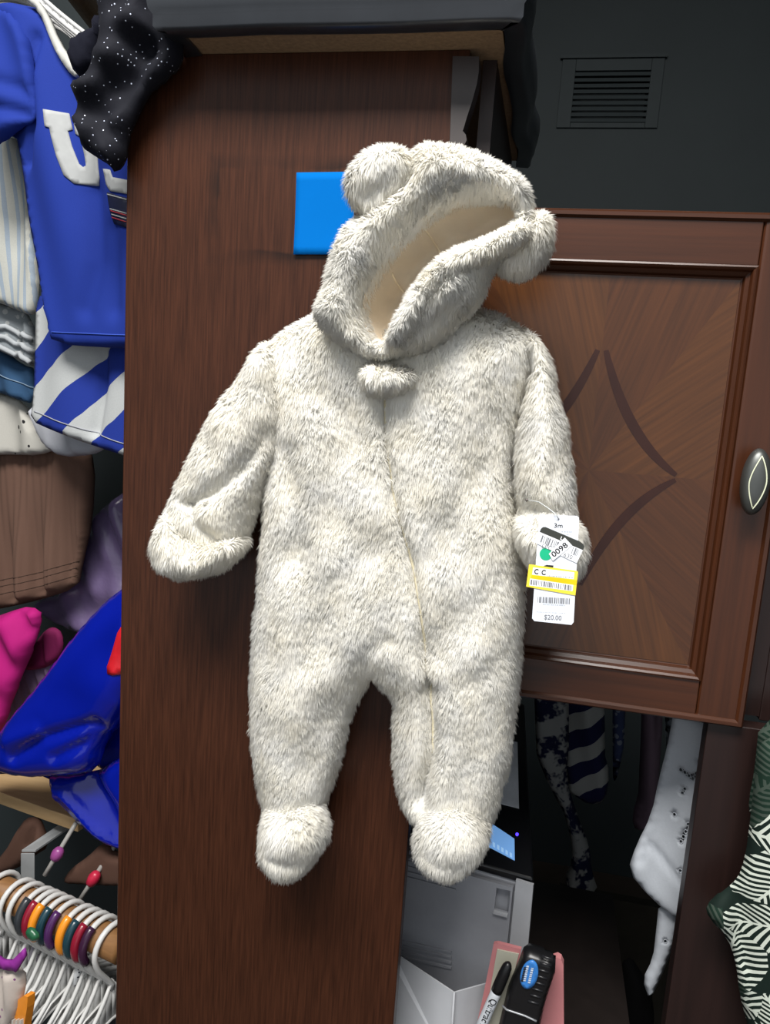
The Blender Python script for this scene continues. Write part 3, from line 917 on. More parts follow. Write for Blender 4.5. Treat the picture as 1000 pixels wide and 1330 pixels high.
# hood: outer shell with a hole, its lining, the front lip on the right
ph = Plane(-0.072)
hood_out = [(406, 412), (419, 380), (428, 348), (436, 316), (450, 293), (476, 277), (505, 256), (524, 228), (536, 196), (552, 185), (590, 189), (632, 203), (667, 222), (689, 240),
            (693, 264), (694, 288), (684, 306), (660, 332), (639, 352), (634, 374), (620, 398), (600, 418), (576, 440), (550, 456), (512, 464), (490, 468), (468, 460), (443, 445), (420, 430)]
hole = [(486, 436), (476, 412), (480, 385), (494, 357), (520, 322), (548, 294), (576, 273), (606, 261), (640, 260), (668, 266), (672, 280), (655, 298), (622, 312), (592, 320), (566, 336),
        (546, 360), (528, 388), (514, 414), (503, 436), (494, 446)]
HOOD = Blob(ph, hood_out, 0.034, 0.026, 0.050, h=0.0042, ins=0.0035, holes=[hole], lump=0.0015, lump_scale=0.05, seed=16,
            creases=[([(632, 352), (590, 400), (530, 440)], 0.010, 0.012), ([(545, 372), (600, 338), (660, 318)], 0.008, 0.004)])
lip_out = [(497, 446), (507, 424), (520, 398), (537, 370), (556, 345), (582, 326), (615, 316), (650, 302), (676, 284), (694, 290), (690, 312), (662, 330), (630, 342), (604, 356), (578, 378), (556, 408), (536, 436), (515, 452)]
LIP = Blob(Plane(-0.094), lip_out, 0.018, 0.014, 0.016, h=0.004, ins=0.003, seed=17)
furry('hood', [HOOD, LIP], suit, 0.0068, droop=0.45, seed=51)
# lining: a hollow that runs back from the rim
hq = [(482, 440), (472, 412), (476, 383), (490, 353), (517, 318), (545, 290), (574, 268), (605, 255), (642, 254), (674, 261), (680, 280), (660, 303), (626, 318), (596, 326), (571, 342),
      (551, 364), (533, 392), (519, 418), (506, 441), (494, 452)]
LN = Blob(ph, hq, 0.0, 0.02, 0.0, h=0.004)
ed = LN.edge(LN.uvs)
dep = 0.006 - 0.045 * (1 - (1 - np.clip(ed / 0.022, 0, 1)) ** 2) ** 0.6 + 0.0025 * wav(LN.uvs, 5, 0.03)
o = mesh_obj('hood_lining', ph.at(LN.uvs, dep), LN.tri, LIN, suit, True)
for pts in ([(548, 292), (566, 316), (570, 340)], [(503, 350), (508, 372), (528, 384)]):
    q = np.array([ph.uv(*k) for k in pts]); qq = np.array([(1 - t) ** 2 * q[0] + 2 * t * (1 - t) * q[1] + t * t * q[2] for t in np.linspace(0, 1, 14)])
    e2 = LN.edge(qq); d2 = 0.006 - 0.045 * (1 - (1 - np.clip(e2 / 0.022, 0, 1)) ** 2) ** 0.6 + 0.0025 * wav(qq, 5, 0.03)
    MB().tube(ph.at(qq, d2 + 0.0008), 0.0009, 6).build('lining_seam', fabric('cream_seam', srgb(246, 232, 204), 0.9), suit, True)
EAR = fur_material()
el_out = [(448, 246), (452, 224), (467, 203), (490, 191), (516, 190), (536, 199), (544, 216), (532, 238), (514, 262), (496, 278), (472, 281), (455, 269)]
EL = Blob(Plane(-0.092), el_out, 0.024, 0.022, 0.030, h=0.004, ins=0.0025, seed=18, creases=[([(478, 252), (500, 235), (515, 222)], 0.014, 0.010)])
furry('ear', [EL], suit, 0.0068, seed=61)
er_out = [(637, 346), (655, 318), (684, 280), (708, 273), (722, 290), (720, 322), (704, 348), (682, 363), (655, 359)]
ER = Blob(Plane(-0.060), er_out, 0.024, 0.022, 0.030, h=0.004, ins=0.0025, seed=19)
furry('ear', [ER], suit, 0.0068, seed=62)
nt_out = [(464, 484), (470, 472), (500, 469), (532, 476), (546, 487), (541, 503), (522, 512), (492, 517), (470, 511)]
NT = Blob(Plane(-0.075), nt_out, 0.016, 0.010, 0.012, h=0.0035, ins=0.003, seed=20, creases=[([(500, 510), (525, 505), (540, 492)], 0.003, 0.004)])
furry('neck_tab', [NT], suit, 0.0056, seed=71)

# ================================================================== PRICE TAG
TY = -0.0950
pt = Plane(TY)
tg = thing('price_tag', 'white hang tag with 3m, 0098 sticker, yellow label and $20.00', 'price tag', P(720, 808, TY))
CARD = plain('white_card', srgb(226, 230, 238), 0.6, 0.3, 0.01)
STK = plain('white_sticker', srgb(240, 242, 246), 0.5, 0.3, 0.01)
INK = plain('black_ink', srgb(38, 38, 40), 0.6, 0.3, 0.02); GREY = plain('grey_ink', srgb(120, 122, 128), 0.6, 0.3, 0.02); PALE = plain('faded_ink', srgb(178, 184, 194), 0.6, 0.3, 0.02)
BAND = plain('charcoal_ink', srgb(60, 62, 58), 0.5, 0.3, 0.03); GRN = plain('green_sticker', srgb(30, 178, 130), 0.5, 0.3, 0.02)
YEL = plain('yellow_label', srgb(246, 218, 70), 0.5, 0.3, 0.03); YEL2 = plain('deep_yellow_ink', srgb(240, 198, 20), 0.5, 0.3, 0.05)
L1, L2, L3, L4 = 0.0005, 0.0009, 0.0013, 0.0017
card = flat_poly('card', pt, [(702, 669), (749, 670), (752, 672), (752, 676), (745, 808), (742, 811.5), (694, 806.5), (691, 803), (700, 673)], -0.0004, 0.0003, CARD, tg)


def dot(name, c, r, h0, h1, mat, par, n=16):
    return flat_poly(name, pt, [(c[0] + r * math.cos(2 * math.pi * k / n), c[1] + r * math.sin(2 * math.pi * k / n)) for k in range(n)], h0, h1, mat, par)


def bars(name, plane, o, d, length, up, tall, h, mat, par, seed, fill=0.5, step=1.0):
    """printed bar code: o = start px, d = unit direction px, up = unit direction of the bars px"""
    r = random.Random(seed); x = 0; V = []; F = []
    while x < length:
        w = r.choice((0.5, 0.8, 1.2, 1.7)) * step
        q = [(o[0] + d[0] * a + up[0] * b_, o[1] + d[1] * a + up[1] * b_) for a, b_ in ((x, 0), (min(x + w, length), 0), (min(x + w, length), tall), (x, tall))]
        uv = np.array([plane.uv(*k) for k in q]); ar = (uv[1, 0] - uv[0, 0]) * (uv[2, 1] - uv[0, 1]) - (uv[2, 0] - uv[0, 0]) * (uv[1, 1] - uv[0, 1])
        if ar < 0: uv = uv[::-1]
        b0 = len(V); V += list(plane.at(uv, np.full(4, h))); F.append((b0, b0 + 1, b0 + 2, b0 + 3))
        x += w + r.choice((0.5, 0.7, 1.1, 1.5)) * step
    return mesh_obj(name, V, F, mat, par)


dot('punch_hole', (725.5, 674), 1.2, 0.0003, 0.00045, GREY, card)
letters('size_print', '3m', on_plane(pt, 0.00045), INK, card, (719.6, 685), 11, 5.6, 1.5, 0.012)
bars('small_print', pt, (729, 689.5), (1, 0.03), 14, (0, 1), 1.6, 0.00045, PALE, card, 3, step=0.8)
bars('small_print', pt, (733, 693.5), (1, 0.03), 8, (0, 1), 1.4, 0.00045, PALE, card, 4, step=0.8)
flat_poly('green_sticker', pt, [(709 + 8.2 * math.cos(k * math.pi / 12), 719.5 + 8.2 * math.sin(k * math.pi / 12)) for k in range(24)], 0.0004, L1, GRN, tg)
lab = flat_poly('barcode_sticker', pt, [(701, 690), (757, 713.6), (749, 731), (738, 726), (694, 704)], 0.0004, L2, STK, tg)
flat_poly('black_band', pt, [(700.8, 690.5), (702.6, 686.5), (705, 684.4), (708.5, 684.2), (753, 703), (757.5, 706.5), (758.8, 710), (757.2, 714.2)], L2, L2 + 0.0001, BAND, lab)
bars('barcode', pt, (704.5, 694.8), (0.921, 0.39), 24, (-0.33, 0.944), 9.5, L2 + 0.0001, GREY, lab, 5, step=1.5)
bars('barcode', pt, (744.5, 710.2), (0.921, 0.39), 8, (-0.33, 0.944), 9.5, L2 + 0.0001, GREY, lab, 6, step=1.5)
letters('sticker_print', 'LPC', on_plane(pt, L2 + 0.0001), GREY, lab, (703.5, 711), 13, 5.5, 17, 0.0)
letters('sticker_print', '630', on_plane(pt, L2 + 0.0001), GREY, lab, (731.5, 722.5), 11.5, 5.5, 19, 0.0)
letters('sticker_print', 'L', on_plane(pt, L2 + 0.0002), STK, lab, (727.4, 700.2), 3.0, 4.2, 22, 0.03)
num = flat_poly('number_sticker', pt, [(733.4, 697.8), (743, 708), (718, 728), (712.8, 719)], L2 + 0.0002, L3, STK, tg)
letters('number_print', '0098', on_plane(pt, L3 + 0.0001), INK, num, (719.2, 723.6), 24, 7.2, -38, 0.018)
flat_poly('dark_wedge', pt, [(705.5, 735), (710, 733.5), (718.7, 734.2), (718.2, 737)], L1, L2, INK, tg)
yl = flat_poly('yellow_label', pt, [(687, 733), (689, 732.8), (750, 741.6), (750.6, 743), (747.2, 773), (683.4, 761.6)], 0.0004, L2, YEL, tg)
flat_poly('white_band', pt, [(692.5, 736.5), (746, 743), (745, 752), (691, 746)], L2, L2 + 0.0001, STK, yl)
flat_poly('white_band', pt, [(688.5, 751), (744.5, 759.5), (743.5, 767.5), (687.5, 760)], L2, L2 + 0.0001, STK, yl)
flat_poly('deep_yellow_band', pt, [(690.5, 746.5), (749.5, 753.2), (748.6, 759.5), (689.5, 750.6)], L2, L2 + 0.0001, YEL2, yl)
letters('label_print', 'C', on_plane(pt, L2 + 0.0002), INK, yl, (693.6, 744.8), 5.6, 6.6, 5, 0.035)
letters('label_print', ':', on_plane(pt, L2 + 0.0002), PALE, yl, (700.6, 745.2), 1.3, 5.0, 5, 0.0)
letters('label_print', 'C', on_plane(pt, L2 + 0.0002), INK, yl, (703.0, 746.0), 5.6, 6.6, 5, 0.035)
bars('small_print', pt, (711, 746.5), (0.99, 0.08), 33, (0, 1), 1.6, L2 + 0.0002, PALE, yl, 8, step=0.8)
bars('barcode', pt, (689.5, 752.3), (0.99, 0.145), 54, (-0.1, 0.99), 6.6, L2 + 0.0002, GREY, yl, 9, step=1.15)
bars('barcode', pt, (698.5, 774.8), (0.995, 0.055), 42, (-0.06, 0.998), 7.6, 0.00045, GREY, card, 10, step=1.0)
bars('small_print', pt, (705, 783.8), (0.995, 0.055), 30, (-0.06, 0.998), 1.6, 0.00045, PALE, card, 11, step=0.7)
bars('small_print', pt, (697, 794), (0.995, 0.055), 38, (-0.06, 0.998), 0.7, 0.00045, PALE, card, 12, step=0.9)
letters('price_print', '$20.00', on_plane(pt, 0.00045), GREY, card, (706.6, 804.2), 22.5, 6.2, 3.5, 0.004)
MB().tube([P(725.5, 674, TY - 0.001), P(722, 668, TY - 0.004), P(712, 660, -0.088), P(700, 652, -0.078), P(684, 649, -0.070)], 0.0004, 5).build('plastic_fastener', plain('clear_plastic', srgb(200, 205, 205), 0.3), tg, True)
MB().tube([P(683, 648, -0.079), P(685, 651, -0.079)], 0.0011, 6).build('fastener_end', plain('dark_fastener', srgb(92, 84, 80), 0.4), tg, True)

# ================================================================== CLOTHES AT THE LEFT
YAW = 11.0


def cp(Y, px=80, py=500, yaw=YAW, tilt=0.0): return Plane(Y, yaw, px, py, tilt)


def vfolds(seed, amp, period, diag=0.0):
    r = np.random.default_rng(seed); k = [(2 * math.pi / (period * r.uniform(0.7, 1.5)), r.uniform(0, 6.28), r.uniform(-0.25, 0.25) + diag) for _ in range(4)]
    return lambda q: amp * sum(np.sin(a * (q[:, 0] + c * q[:, 1]) + b_ + 2.0 * q[:, 1] / period * 0.3) for a, b_, c in k) / 2


BLUE = fabric('royal_blue_cotton', srgb(26, 48, 132), 0.85, 1100)
GPRINT = plain('grey_print', srgb(158, 160, 160), 0.7, 0.2, 0.06)
bs = thing('blue_shirt', 'royal blue child shirt with grey block letter print and white collar', 'shirt', P(100, 447, 0.09))
out = [(-40, 8), (15, 3), (55, 12), (68, 40), (86, 76), (106, 102), (150, 112), (205, 122), (205, 455), (165, 453), (68, 447), (62, 420), (55, 390), (48, 340), (38, 290), (32, 240), (27, 205), (20, 172), (-40, 170)]
BS = Blob(cp(0.075), out, 0.008, 0.010, 0.008, h=0.005, smooth=1, folds=vfolds(2, 0.008, 0.12, 0.15), creases=[([(48, 50), (42, 100), (46, 160), (32, 210)], 0.006, 0.008), ([(120, 250), (125, 340), (110, 400)], 0.012, 0.006), ([(150, 300), (150, 400)], 0.012, 0.006)], seed=3)
BS.mesh('shirt_body', BLUE, bs)
SLV = Blob(cp(0.062), [(-40, 10), (12, 8), (36, 40), (45, 90), (48, 135), (46, 158), (30, 165), (12, 180), (-5, 190), (-40, 200)], 0.010, 0.010, 0.008, h=0.005, smooth=1, folds=vfolds(5, 0.005, 0.07, 0.5), creases=[([(-5, 140), (25, 145), (44, 150)], 0.007, 0.008), ([(-10, 105), (20, 112), (40, 130)], 0.007, 0.005)])
SLV.mesh('sleeve', BLUE, bs)
COLB = fabric('white_rib', srgb(184, 184, 179), 0.9, 1500)
BS.decal('collar_band', [(42, 4), (52, 0), (64, 18), (78, 55), (96, 82), (106, 98), (96, 101), (80, 76), (68, 45), (56, 18)], COLB, bs, off=0.002, thick=0.004, smooth=1)
BS.decal('letter_print', [(65, 146), (88, 147), (92.5, 168), (88, 170), (93, 190), (101, 212), (106, 216.5), (109.5, 214), (107, 200), (101, 176), (96, 173), (92, 149), (112, 150), (126, 195), (128, 229), (124, 239.5), (98, 238.5), (88, 229), (80, 205), (74, 180), (72, 169), (67.5, 168)], GPRINT, bs, h=0.004)
BS.decal('letter_print', [(133, 219), (146, 222), (150, 232), (172, 236), (172, 254), (146, 249), (138, 240)], GPRINT, bs, h=0.004)
bd = BS.decal('badge', [(139.5, 250), (172, 260), (172, 298), (146, 290)], plain('navy_badge', srgb(24, 28, 52), 0.6, 0.3, 0.05), bs, h=0.004)
for k, (q, cm) in enumerate((([(140, 252), (172, 261), (172, 262.5), (140, 253.5)], GPRINT), ([(144, 271), (172, 279), (172, 280.5), (144, 272.5)], GPRINT), ([(145, 273.4), (172, 281.5), (172, 283.2), (145, 275)], plain('red_print', srgb(150, 40, 50), 0.6)),
                             ([(146, 278), (172, 286), (172, 287.5), (146, 279.5)], GPRINT), ([(146, 282), (172, 290), (172, 291.5), (146, 283.5)], plain('red_print', srgb(150, 40, 50), 0.6)))):
    BS.decal('badge_stripe', q, cm, bd, off=0.0018, thick=0.0004, h=0.004)
BS.strip('hem_stitch', [(66, 431), (110, 433), (170, 436)], 0.0012, fabric('blue_thread', srgb(60, 86, 180)), bs, off=0.0006)

DG = stripes('blue_white_diagonal', srgb(28, 50, 138), srgb(178, 181, 181), (0.62, 0.0, -0.78), 0.066, 0.5, 0.006)
dg = thing('striped_shirt', 'blue and white diagonally striped garment hanging below the royal blue shirt', 'shirt', P(110, 590, 0.10))
out = [(54, 380), (47, 397), (46, 425), (45, 470), (43, 520), (39, 546), (70, 560), (110, 575), (165, 593), (205, 604), (205, 430), (150, 425), (100, 400)]
D2 = Blob(cp(0.112), out, 0.007, 0.008, 0.006, h=0.005, smooth=1, folds=vfolds(8, 0.006, 0.09), creases=[([(130, 450), (132, 500), (122, 560)], 0.008, 0.008)])
D2.mesh('shirt_body', DG, dg)
D2.strip('hem_stitch', [(42, 534), (75, 546), (115, 560), (170, 578)], 0.0012, fabric('grey_thread', srgb(150, 152, 160)), dg, off=0.0006)

ST3 = stripes('pale_stripe', srgb(176, 177, 170), srgb(144, 156, 168), (1.0, 0.0, 0.08), 0.012, 0.62, 0.003)
o = Blob(cp(0.14), [(-40, 165), (5, 178), (26, 180), (32, 240), (42, 300), (52, 360), (49, 395), (45, 412), (20, 402), (0, 393), (-40, 384)], 0.007, 0.008, 0.006, h=0.005, smooth=1, folds=vfolds(9, 0.006, 0.05)).mesh('pale_striped_shirt', ST3)
tag(o, 'pale cream shirt with thin blue-grey vertical stripes hanging behind blue shirt', 'shirt')
CHM = spots('grey_chambray', srgb(120, 126, 130), srgb(156, 158, 157), 90, 0.34, 0.9)
RUF = fabric('pale_ruffle', srgb(160, 164, 167), 0.9)
ch = thing('ruffled_blouse', 'grey patterned blouse with gathered ruffle under the pale striped shirt', 'blouse', P(20, 472, 0.165))
CB = Blob(cp(0.165), [(-40, 384), (0, 392), (45, 408), (48, 478), (30, 470), (10, 460), (-40, 440)], 0.007, 0.008, 0.006, h=0.005, smooth=1, folds=vfolds(10, 0.005, 0.05)); CB.mesh('blouse_body', CHM, ch)
for k in range(3):
    pts = [(-30 + i * 8, 410 + k * 14 + (i * 8) * 0.42 + 3 * math.sin(i * 2.1 + k)) for i in range(10)]
    CB.strip('ruffle', [p_ for p_ in pts if p_[0] < 44], 0.007, RUF, ch, off=0.002)
DEN = fabric('blue_denim', srgb(48, 78, 110), 0.9, 800, 0.3)
dn = thing('denim_garment', 'blue denim garment hem above the dotted cream fabric', 'denim garment', P(20, 522, 0.185))
DB = Blob(cp(0.185), [(-40, 440), (5, 454), (30, 474), (48, 479), (46, 526), (20, 518), (0, 510), (-40, 500)], 0.007, 0.008, 0.006, h=0.005, smooth=1, folds=vfolds(11, 0.004, 0.06)); DB.mesh('denim_body', DEN, dn)
DB.strip('hem_stitch', [(-30, 478), (5, 488), (45, 505)], 0.0014, fabric('pale_thread', srgb(120, 140, 160)), dn)
DOT = spots('dotted_cream', srgb(168, 166, 159), srgb(22, 22, 24), 68, 0.20, 0.9, ring=False)
o = Blob(cp(0.205), [(-40, 500), (0, 510), (35, 523), (44, 550), (62, 574), (78, 582), (50, 592), (20, 590), (-40, 592)], 0.007, 0.008, 0.006, h=0.005, smooth=1, folds=vfolds(12, 0.004, 0.06)).mesh('dotted_garment', DOT)
tag(o, 'cream garment with small black dots below the denim hem', 'garment')
o = Blob(cp(0.175), [(36, 525), (44, 556), (58, 580), (80, 594), (120, 591), (136, 584), (150, 570), (60, 540)], 0.010, 0.012, 0.008, h=0.006, smooth=1, folds=vfolds(13, 0.003, 0.04)).mesh('white_lining', fabric('sheer_white', srgb(170, 172, 179), 0.7))
tag(o, 'plain whitish cloth hem peeking out below the diagonally striped garment', 'garment')

BR = fabric('brown_cotton', srgb(98, 74, 63), 0.95)
bk = thing('brown_skirt', 'brown pleated skirt with stitched hem hanging above magenta cloth', 'skirt', P(50, 790, 0.24))
BK = Blob(cp(0.24), [(-40, 560), (60, 570), (105, 570), (122, 600), (118, 680), (104, 740), (100, 764), (50, 780), (0, 791), (-40, 797)], 0.016, 0.02, 0.014, h=0.0032, smooth=1, folds=lambda q: vfolds(14, 0.008, 0.045)(q) + 0.0022 * np.abs(np.sin(math.pi * q[:, 0] / 0.012))); BK.mesh('skirt_body', BR, bk)
for dy in (0, 10, 18):
    BK.strip('hem_stitch', [(-30, 776 - dy), (10, 770 - dy), (50, 762 - dy), (96, 748 - dy)], 0.0010, fabric('dark_thread', srgb(66, 50, 42)), bk, off=0.0001)
PLAS, nt_, b_ = mat_base('lilac_plastic', 0.25, 0.6)
b_.inputs['Base Color'].default_value = srgb(116, 100, 138); b_.inputs['Transmission Weight'].default_value = 0.25
bump(nt_, b_, noise(nt_, coords(nt_), 30, 3), 0.35, 0.006)
o = Blob(cp(0.30), [(40, 782), (95, 762), (115, 705), (125, 668), (145, 650), (190, 620), (190, 790), (140, 822), (104, 824), (70, 806)], 0.02, 0.02, 0.016, h=0.006, smooth=1, folds=vfolds(15, 0.005, 0.07, 0.6), lump=0.003, lump_scale=0.06).mesh('lilac_plastic_bag', PLAS)
tag(o, 'crumpled lilac plastic bag beside the brown pleated skirt', 'plastic bag')
MAG = fabric('magenta_cotton', srgb(170, 25, 111), 0.8)
o = Blob(cp(0.19), [(-40, 815), (10, 795), (42, 786), (56, 800), (44, 842), (18, 905), (4, 950), (-40, 1000)], 0.016, 0.02, 0.012, h=0.006, smooth=1, folds=vfolds(16, 0.006, 0.06, 0.7)).mesh('magenta_garment', MAG)
tag(o, 'bright magenta garment hanging beside the glossy blue bag', 'garment')
o = Blob(cp(0.24), [(20, 866), (45, 836), (62, 814), (78, 816), (84, 842), (70, 864), (40, 872)], 0.007, 0.008, 0.006, h=0.005, smooth=2, folds=vfolds(17, 0.003, 0.03)).mesh('rose_garment', fabric('rose_cotton', srgb(112, 26, 72), 0.85))
tag(o, 'small dark rose cloth fold tucked behind the glossy blue bag', 'garment')
o = Blob(cp(0.26), [(-30, 950), (10, 905), (30, 858), (95, 852), (100, 830), (120, 830), (100, 930), (0, 965)], 0.012, 0.02, 0.010, h=0.006, smooth=1, folds=vfolds(18, 0.004, 0.03, 0.4)).mesh('lilac_garment', fabric('lilac_cotton', srgb(140, 120, 150), 0.85))
tag(o, 'pale lilac cloth between magenta garment and glossy blue bag', 'garment')

# glossy blue carrier bag
GB, nt_, b_ = mat_base('glossy_blue_plastic', 0.18, 0.6)
b_.inputs['Base Color'].default_value = srgb(4, 22, 140)
bump(nt_, b_, noise(nt_, coords(nt_), 7, 2), 0.25, 0.02)
bag = thing('blue_bag', 'glossy royal blue plastic carrier bag with red mark beside the walnut panel', 'carrier bag', P(110, 1100, 0.11))
B1 = Blob(cp(0.10, py=900), [(-40, 1000), (-30, 965), (2, 952), (30, 915), (60, 880), (112, 808), (156, 764), (205, 740), (205, 860), (168, 930), (140, 960), (127, 1001), (95, 1005), (40, 1008), (0, 998)], 0.030, 0.035, 0.02, h=0.006, smooth=1,
          creases=[([(18, 985), (55, 958), (122, 938)], 0.006, 0.008), ([(70, 985), (110, 965), (125, 945)], 0.006, 0.007), ([(10, 960), (50, 950)], 0.01, -0.006), ([(128, 1000), (140, 955), (152, 920)], 0.006, -0.006)], lump=0.0012, lump_scale=0.09, seed=6)
B1.mesh('bag_front', GB, bag)
B1.decal('red_mark', [(138, 872), (150, 877), (170, 870), (170, 805), (156, 816), (147, 842)], plain('red_print_gloss', srgb(206, 34, 44), 0.25), bag, smooth=1)
B2 = Blob(cp(0.125, py=900), [(-30, 1006), (0, 1001), (66, 1007), (72, 1034), (90, 1052), (120, 1082), (150, 1101), (205, 1115), (205, 960), (150, 985), (128, 1003), (60, 1004)], 0.014, 0.02, 0.012, h=0.006, smooth=1,
          creases=[([(70, 1008), (74, 1036)], 0.004, -0.005), ([(82, 1030), (110, 1065), (145, 1098)], 0.006, -0.006), ([(110, 1010), (135, 1050), (150, 1090)], 0.016, 0.016)], lump=0.0012, lump_scale=0.08, seed=7)
B2.mesh('bag_gusset', GB, bag)
Blob(cp(0.145, py=900), [(120, 1006), (135, 950), (156, 905), (205, 880), (205, 1010)], 0.004, 0.01, 0.004, h=0.006, smooth=1).mesh('bag_inside', GB, bag)

# navy glitter garment over the corner of the panel
NAV = spots('navy_glitter_knit', srgb(6, 8, 20), srgb(190, 196, 214), 210, 0.13, 0.85, metallic_spots=True)
nv = thing('navy_garment', 'dark navy glitter knit garment draped over the panel corner', 'garment', P(150, 215, -0.02))
NB = Blob(Plane(-0.024), [(125, -25), (205, -25), (214, 30), (240, 48), (236, 82), (214, 104), (190, 124), (176, 152), (165, 180), (163, 205), (150, 226), (143, 215), (128, 206), (104, 190), (108, 178), (94, 158), (104, 145), (92, 108), (115, 98), (128, 80), (132, 40)], 0.018, 0.02, 0.018, h=0.005, smooth=1,
          creases=[([(180, 0), (150, 50), (140, 90), (115, 112)], 0.010, -0.010), ([(185, 60), (160, 110), (120, 125)], 0.010, 0.014), ([(160, 130), (130, 145), (105, 150)], 0.007, 0.009), ([(130, 160), (150, 185), (150, 215)], 0.007, 0.008)], lump=0.004, lump_scale=0.04, seed=9)
NB.mesh('garment_body', NAV, nv)
Blob(Plane(-0.008), [(90, 85), (92, 60), (100, 48), (118, 40), (130, 20), (140, 20), (135, 60), (128, 90), (108, 105)], 0.014, 0.012, 0.012, h=0.005, smooth=1, folds=vfolds(21, 0.003, 0.012)).mesh('ribbed_collar', fabric('navy_rib', srgb(10, 12, 26), 0.9), nv)

# ================================================================== SHELF PLANK, ROD, HANGERS
PLANK = wood('pale_pine', srgb(168, 138, 98), srgb(196, 168, 126), (6, 90, 90), rough=0.6)
za = P(0, 1030, 0.17)[2]
a = P(-60, 1009, 0.17); uu = np.array([math.cos(math.radians(YAW)), -math.sin(math.radians(YAW)), 0]); ww = np.array([uu[1], -uu[0], 0]) * -1
a = P(0, 1028, 0.17) - uu * 0.10; a[2] = za + 0.001
e = a + uu * 0.24
wd = np.array([math.sin(math.radians(YAW)), math.cos(math.radians(YAW)), 0])
o = MB().hexa([a, e, e + wd * 0.25, a + wd * 0.25, a - np.array([0, 0, 0.018]), e - np.array([0, 0, 0.018]), e + wd * 0.25 - np.array([0, 0, 0.018]), a + wd * 0.25 - np.array([0, 0, 0.018])]).build('pine_shelf', PLANK, None, bevel=0.001)
tag(o, 'pale pine shelf plank under the glossy blue bag', 'shelf')

RODW = wood('rod_wood', srgb(120, 84, 50), srgb(160, 118, 74), (30, 200, 200), rough=0.5)
r0 = P(20, 1166, 0.075); r1 = PZ(150, 1226, r0[2]); ru = (r1 - r0) / np.linalg.norm(r1 - r0); rh = np.array([-ru[1], ru[0], 0.0])   # rh points away from the room
RR = 0.0185
o = MB().tube([r0 - ru * 0.35, r1 + ru * 0.012], RR, 24).build('clothes_rod', RODW, None, True)
tag(o, 'round wooden clothes rod carrying white hangers with coloured size clips', 'clothes rod')
HW = plain('hanger_white', srgb(198, 198, 196), 0.35, 0.5, 0.02)


def hanger(rod_pt, u, h, clip_col, label, group, tilt=0.0, span=0.15, zoff=0.0, R=0.0262):
    """plastic hanger in the plane of h and Z; hook round the rod point"""
    c = np.array(rod_pt, float) + np.array([0, 0, RR - R + 0.0042 + zoff])
    hh = h * math.cos(tilt) + u * math.sin(tilt); Z = np.array([0, 0, 1.0])
    at = lambda x, z, o_=0.0: c + hh * x + Z * z + u * o_
    t = thing('clothes_hanger', label, 'hanger', at(0, -0.14), group)
    ang = [math.radians(d) for d in range(-25, 206, 15)]
    hook = [at(-R * math.cos(math.pi - k) * -1 if False else R * math.cos(k), R * math.sin(k)) for k in ang]
    # neck from the room side of the hook down to the middle
    neck = [at(-R * 0.80, -R * 0.75), at(-R * 0.35, -R * 1.45), at(0, -R * 1.9), at(0, -0.058)]
    MB().tube(hook + neck, 0.0034, 8).build('hook', HW, t, True)
    if clip_col is not None:
        ca = [math.radians(d) for d in range(118, 216, 8)]
        MB().tube([at((R + 0.0006) * math.cos(k), (R + 0.0006) * math.sin(k)) for k in ca], 0.0052, 10).build('size_clip', clip_col, t, True)
    m = MB()
    arm = []
    for k in range(-16, 17):
        x = k / 16; ax_ = abs(x) * span
        arm.append((x * span, -0.046 - 0.062 * (1 - math.exp(-ax_ / 0.030)) - 0.055 * (ax_ / span) ** 1.6))
    low = [(x * 0.97, min(z - 0.006, -0.098 - 0.055 * (abs(x) / span) ** 1.4 + 0.0)) for x, z in arm]
    m.tube([at(x, z) for x, z in arm], 0.0026, 6)
    m.tube([at(x, z) for x, z in low], 0.0024, 6)
    for k in range(len(arm) - 1):
        q = [at(*arm[k], -0.0008), at(*arm[k + 1], -0.0008), at(*low[k + 1], -0.0008), at(*low[k], -0.0008)]
        m.prism(q, u * 0.0016)
    if span > 0.153:
        m.tube([at(-0.05, -0.112, 0.002), at(-0.025, -0.090, 0.002), at(0.0, -0.084, 0.002), at(0.025, -0.090, 0.002), at(0.05, -0.112, 0.002)], 0.0016, 6)
    m.build('shoulder_bar', HW, t, True)
    return t


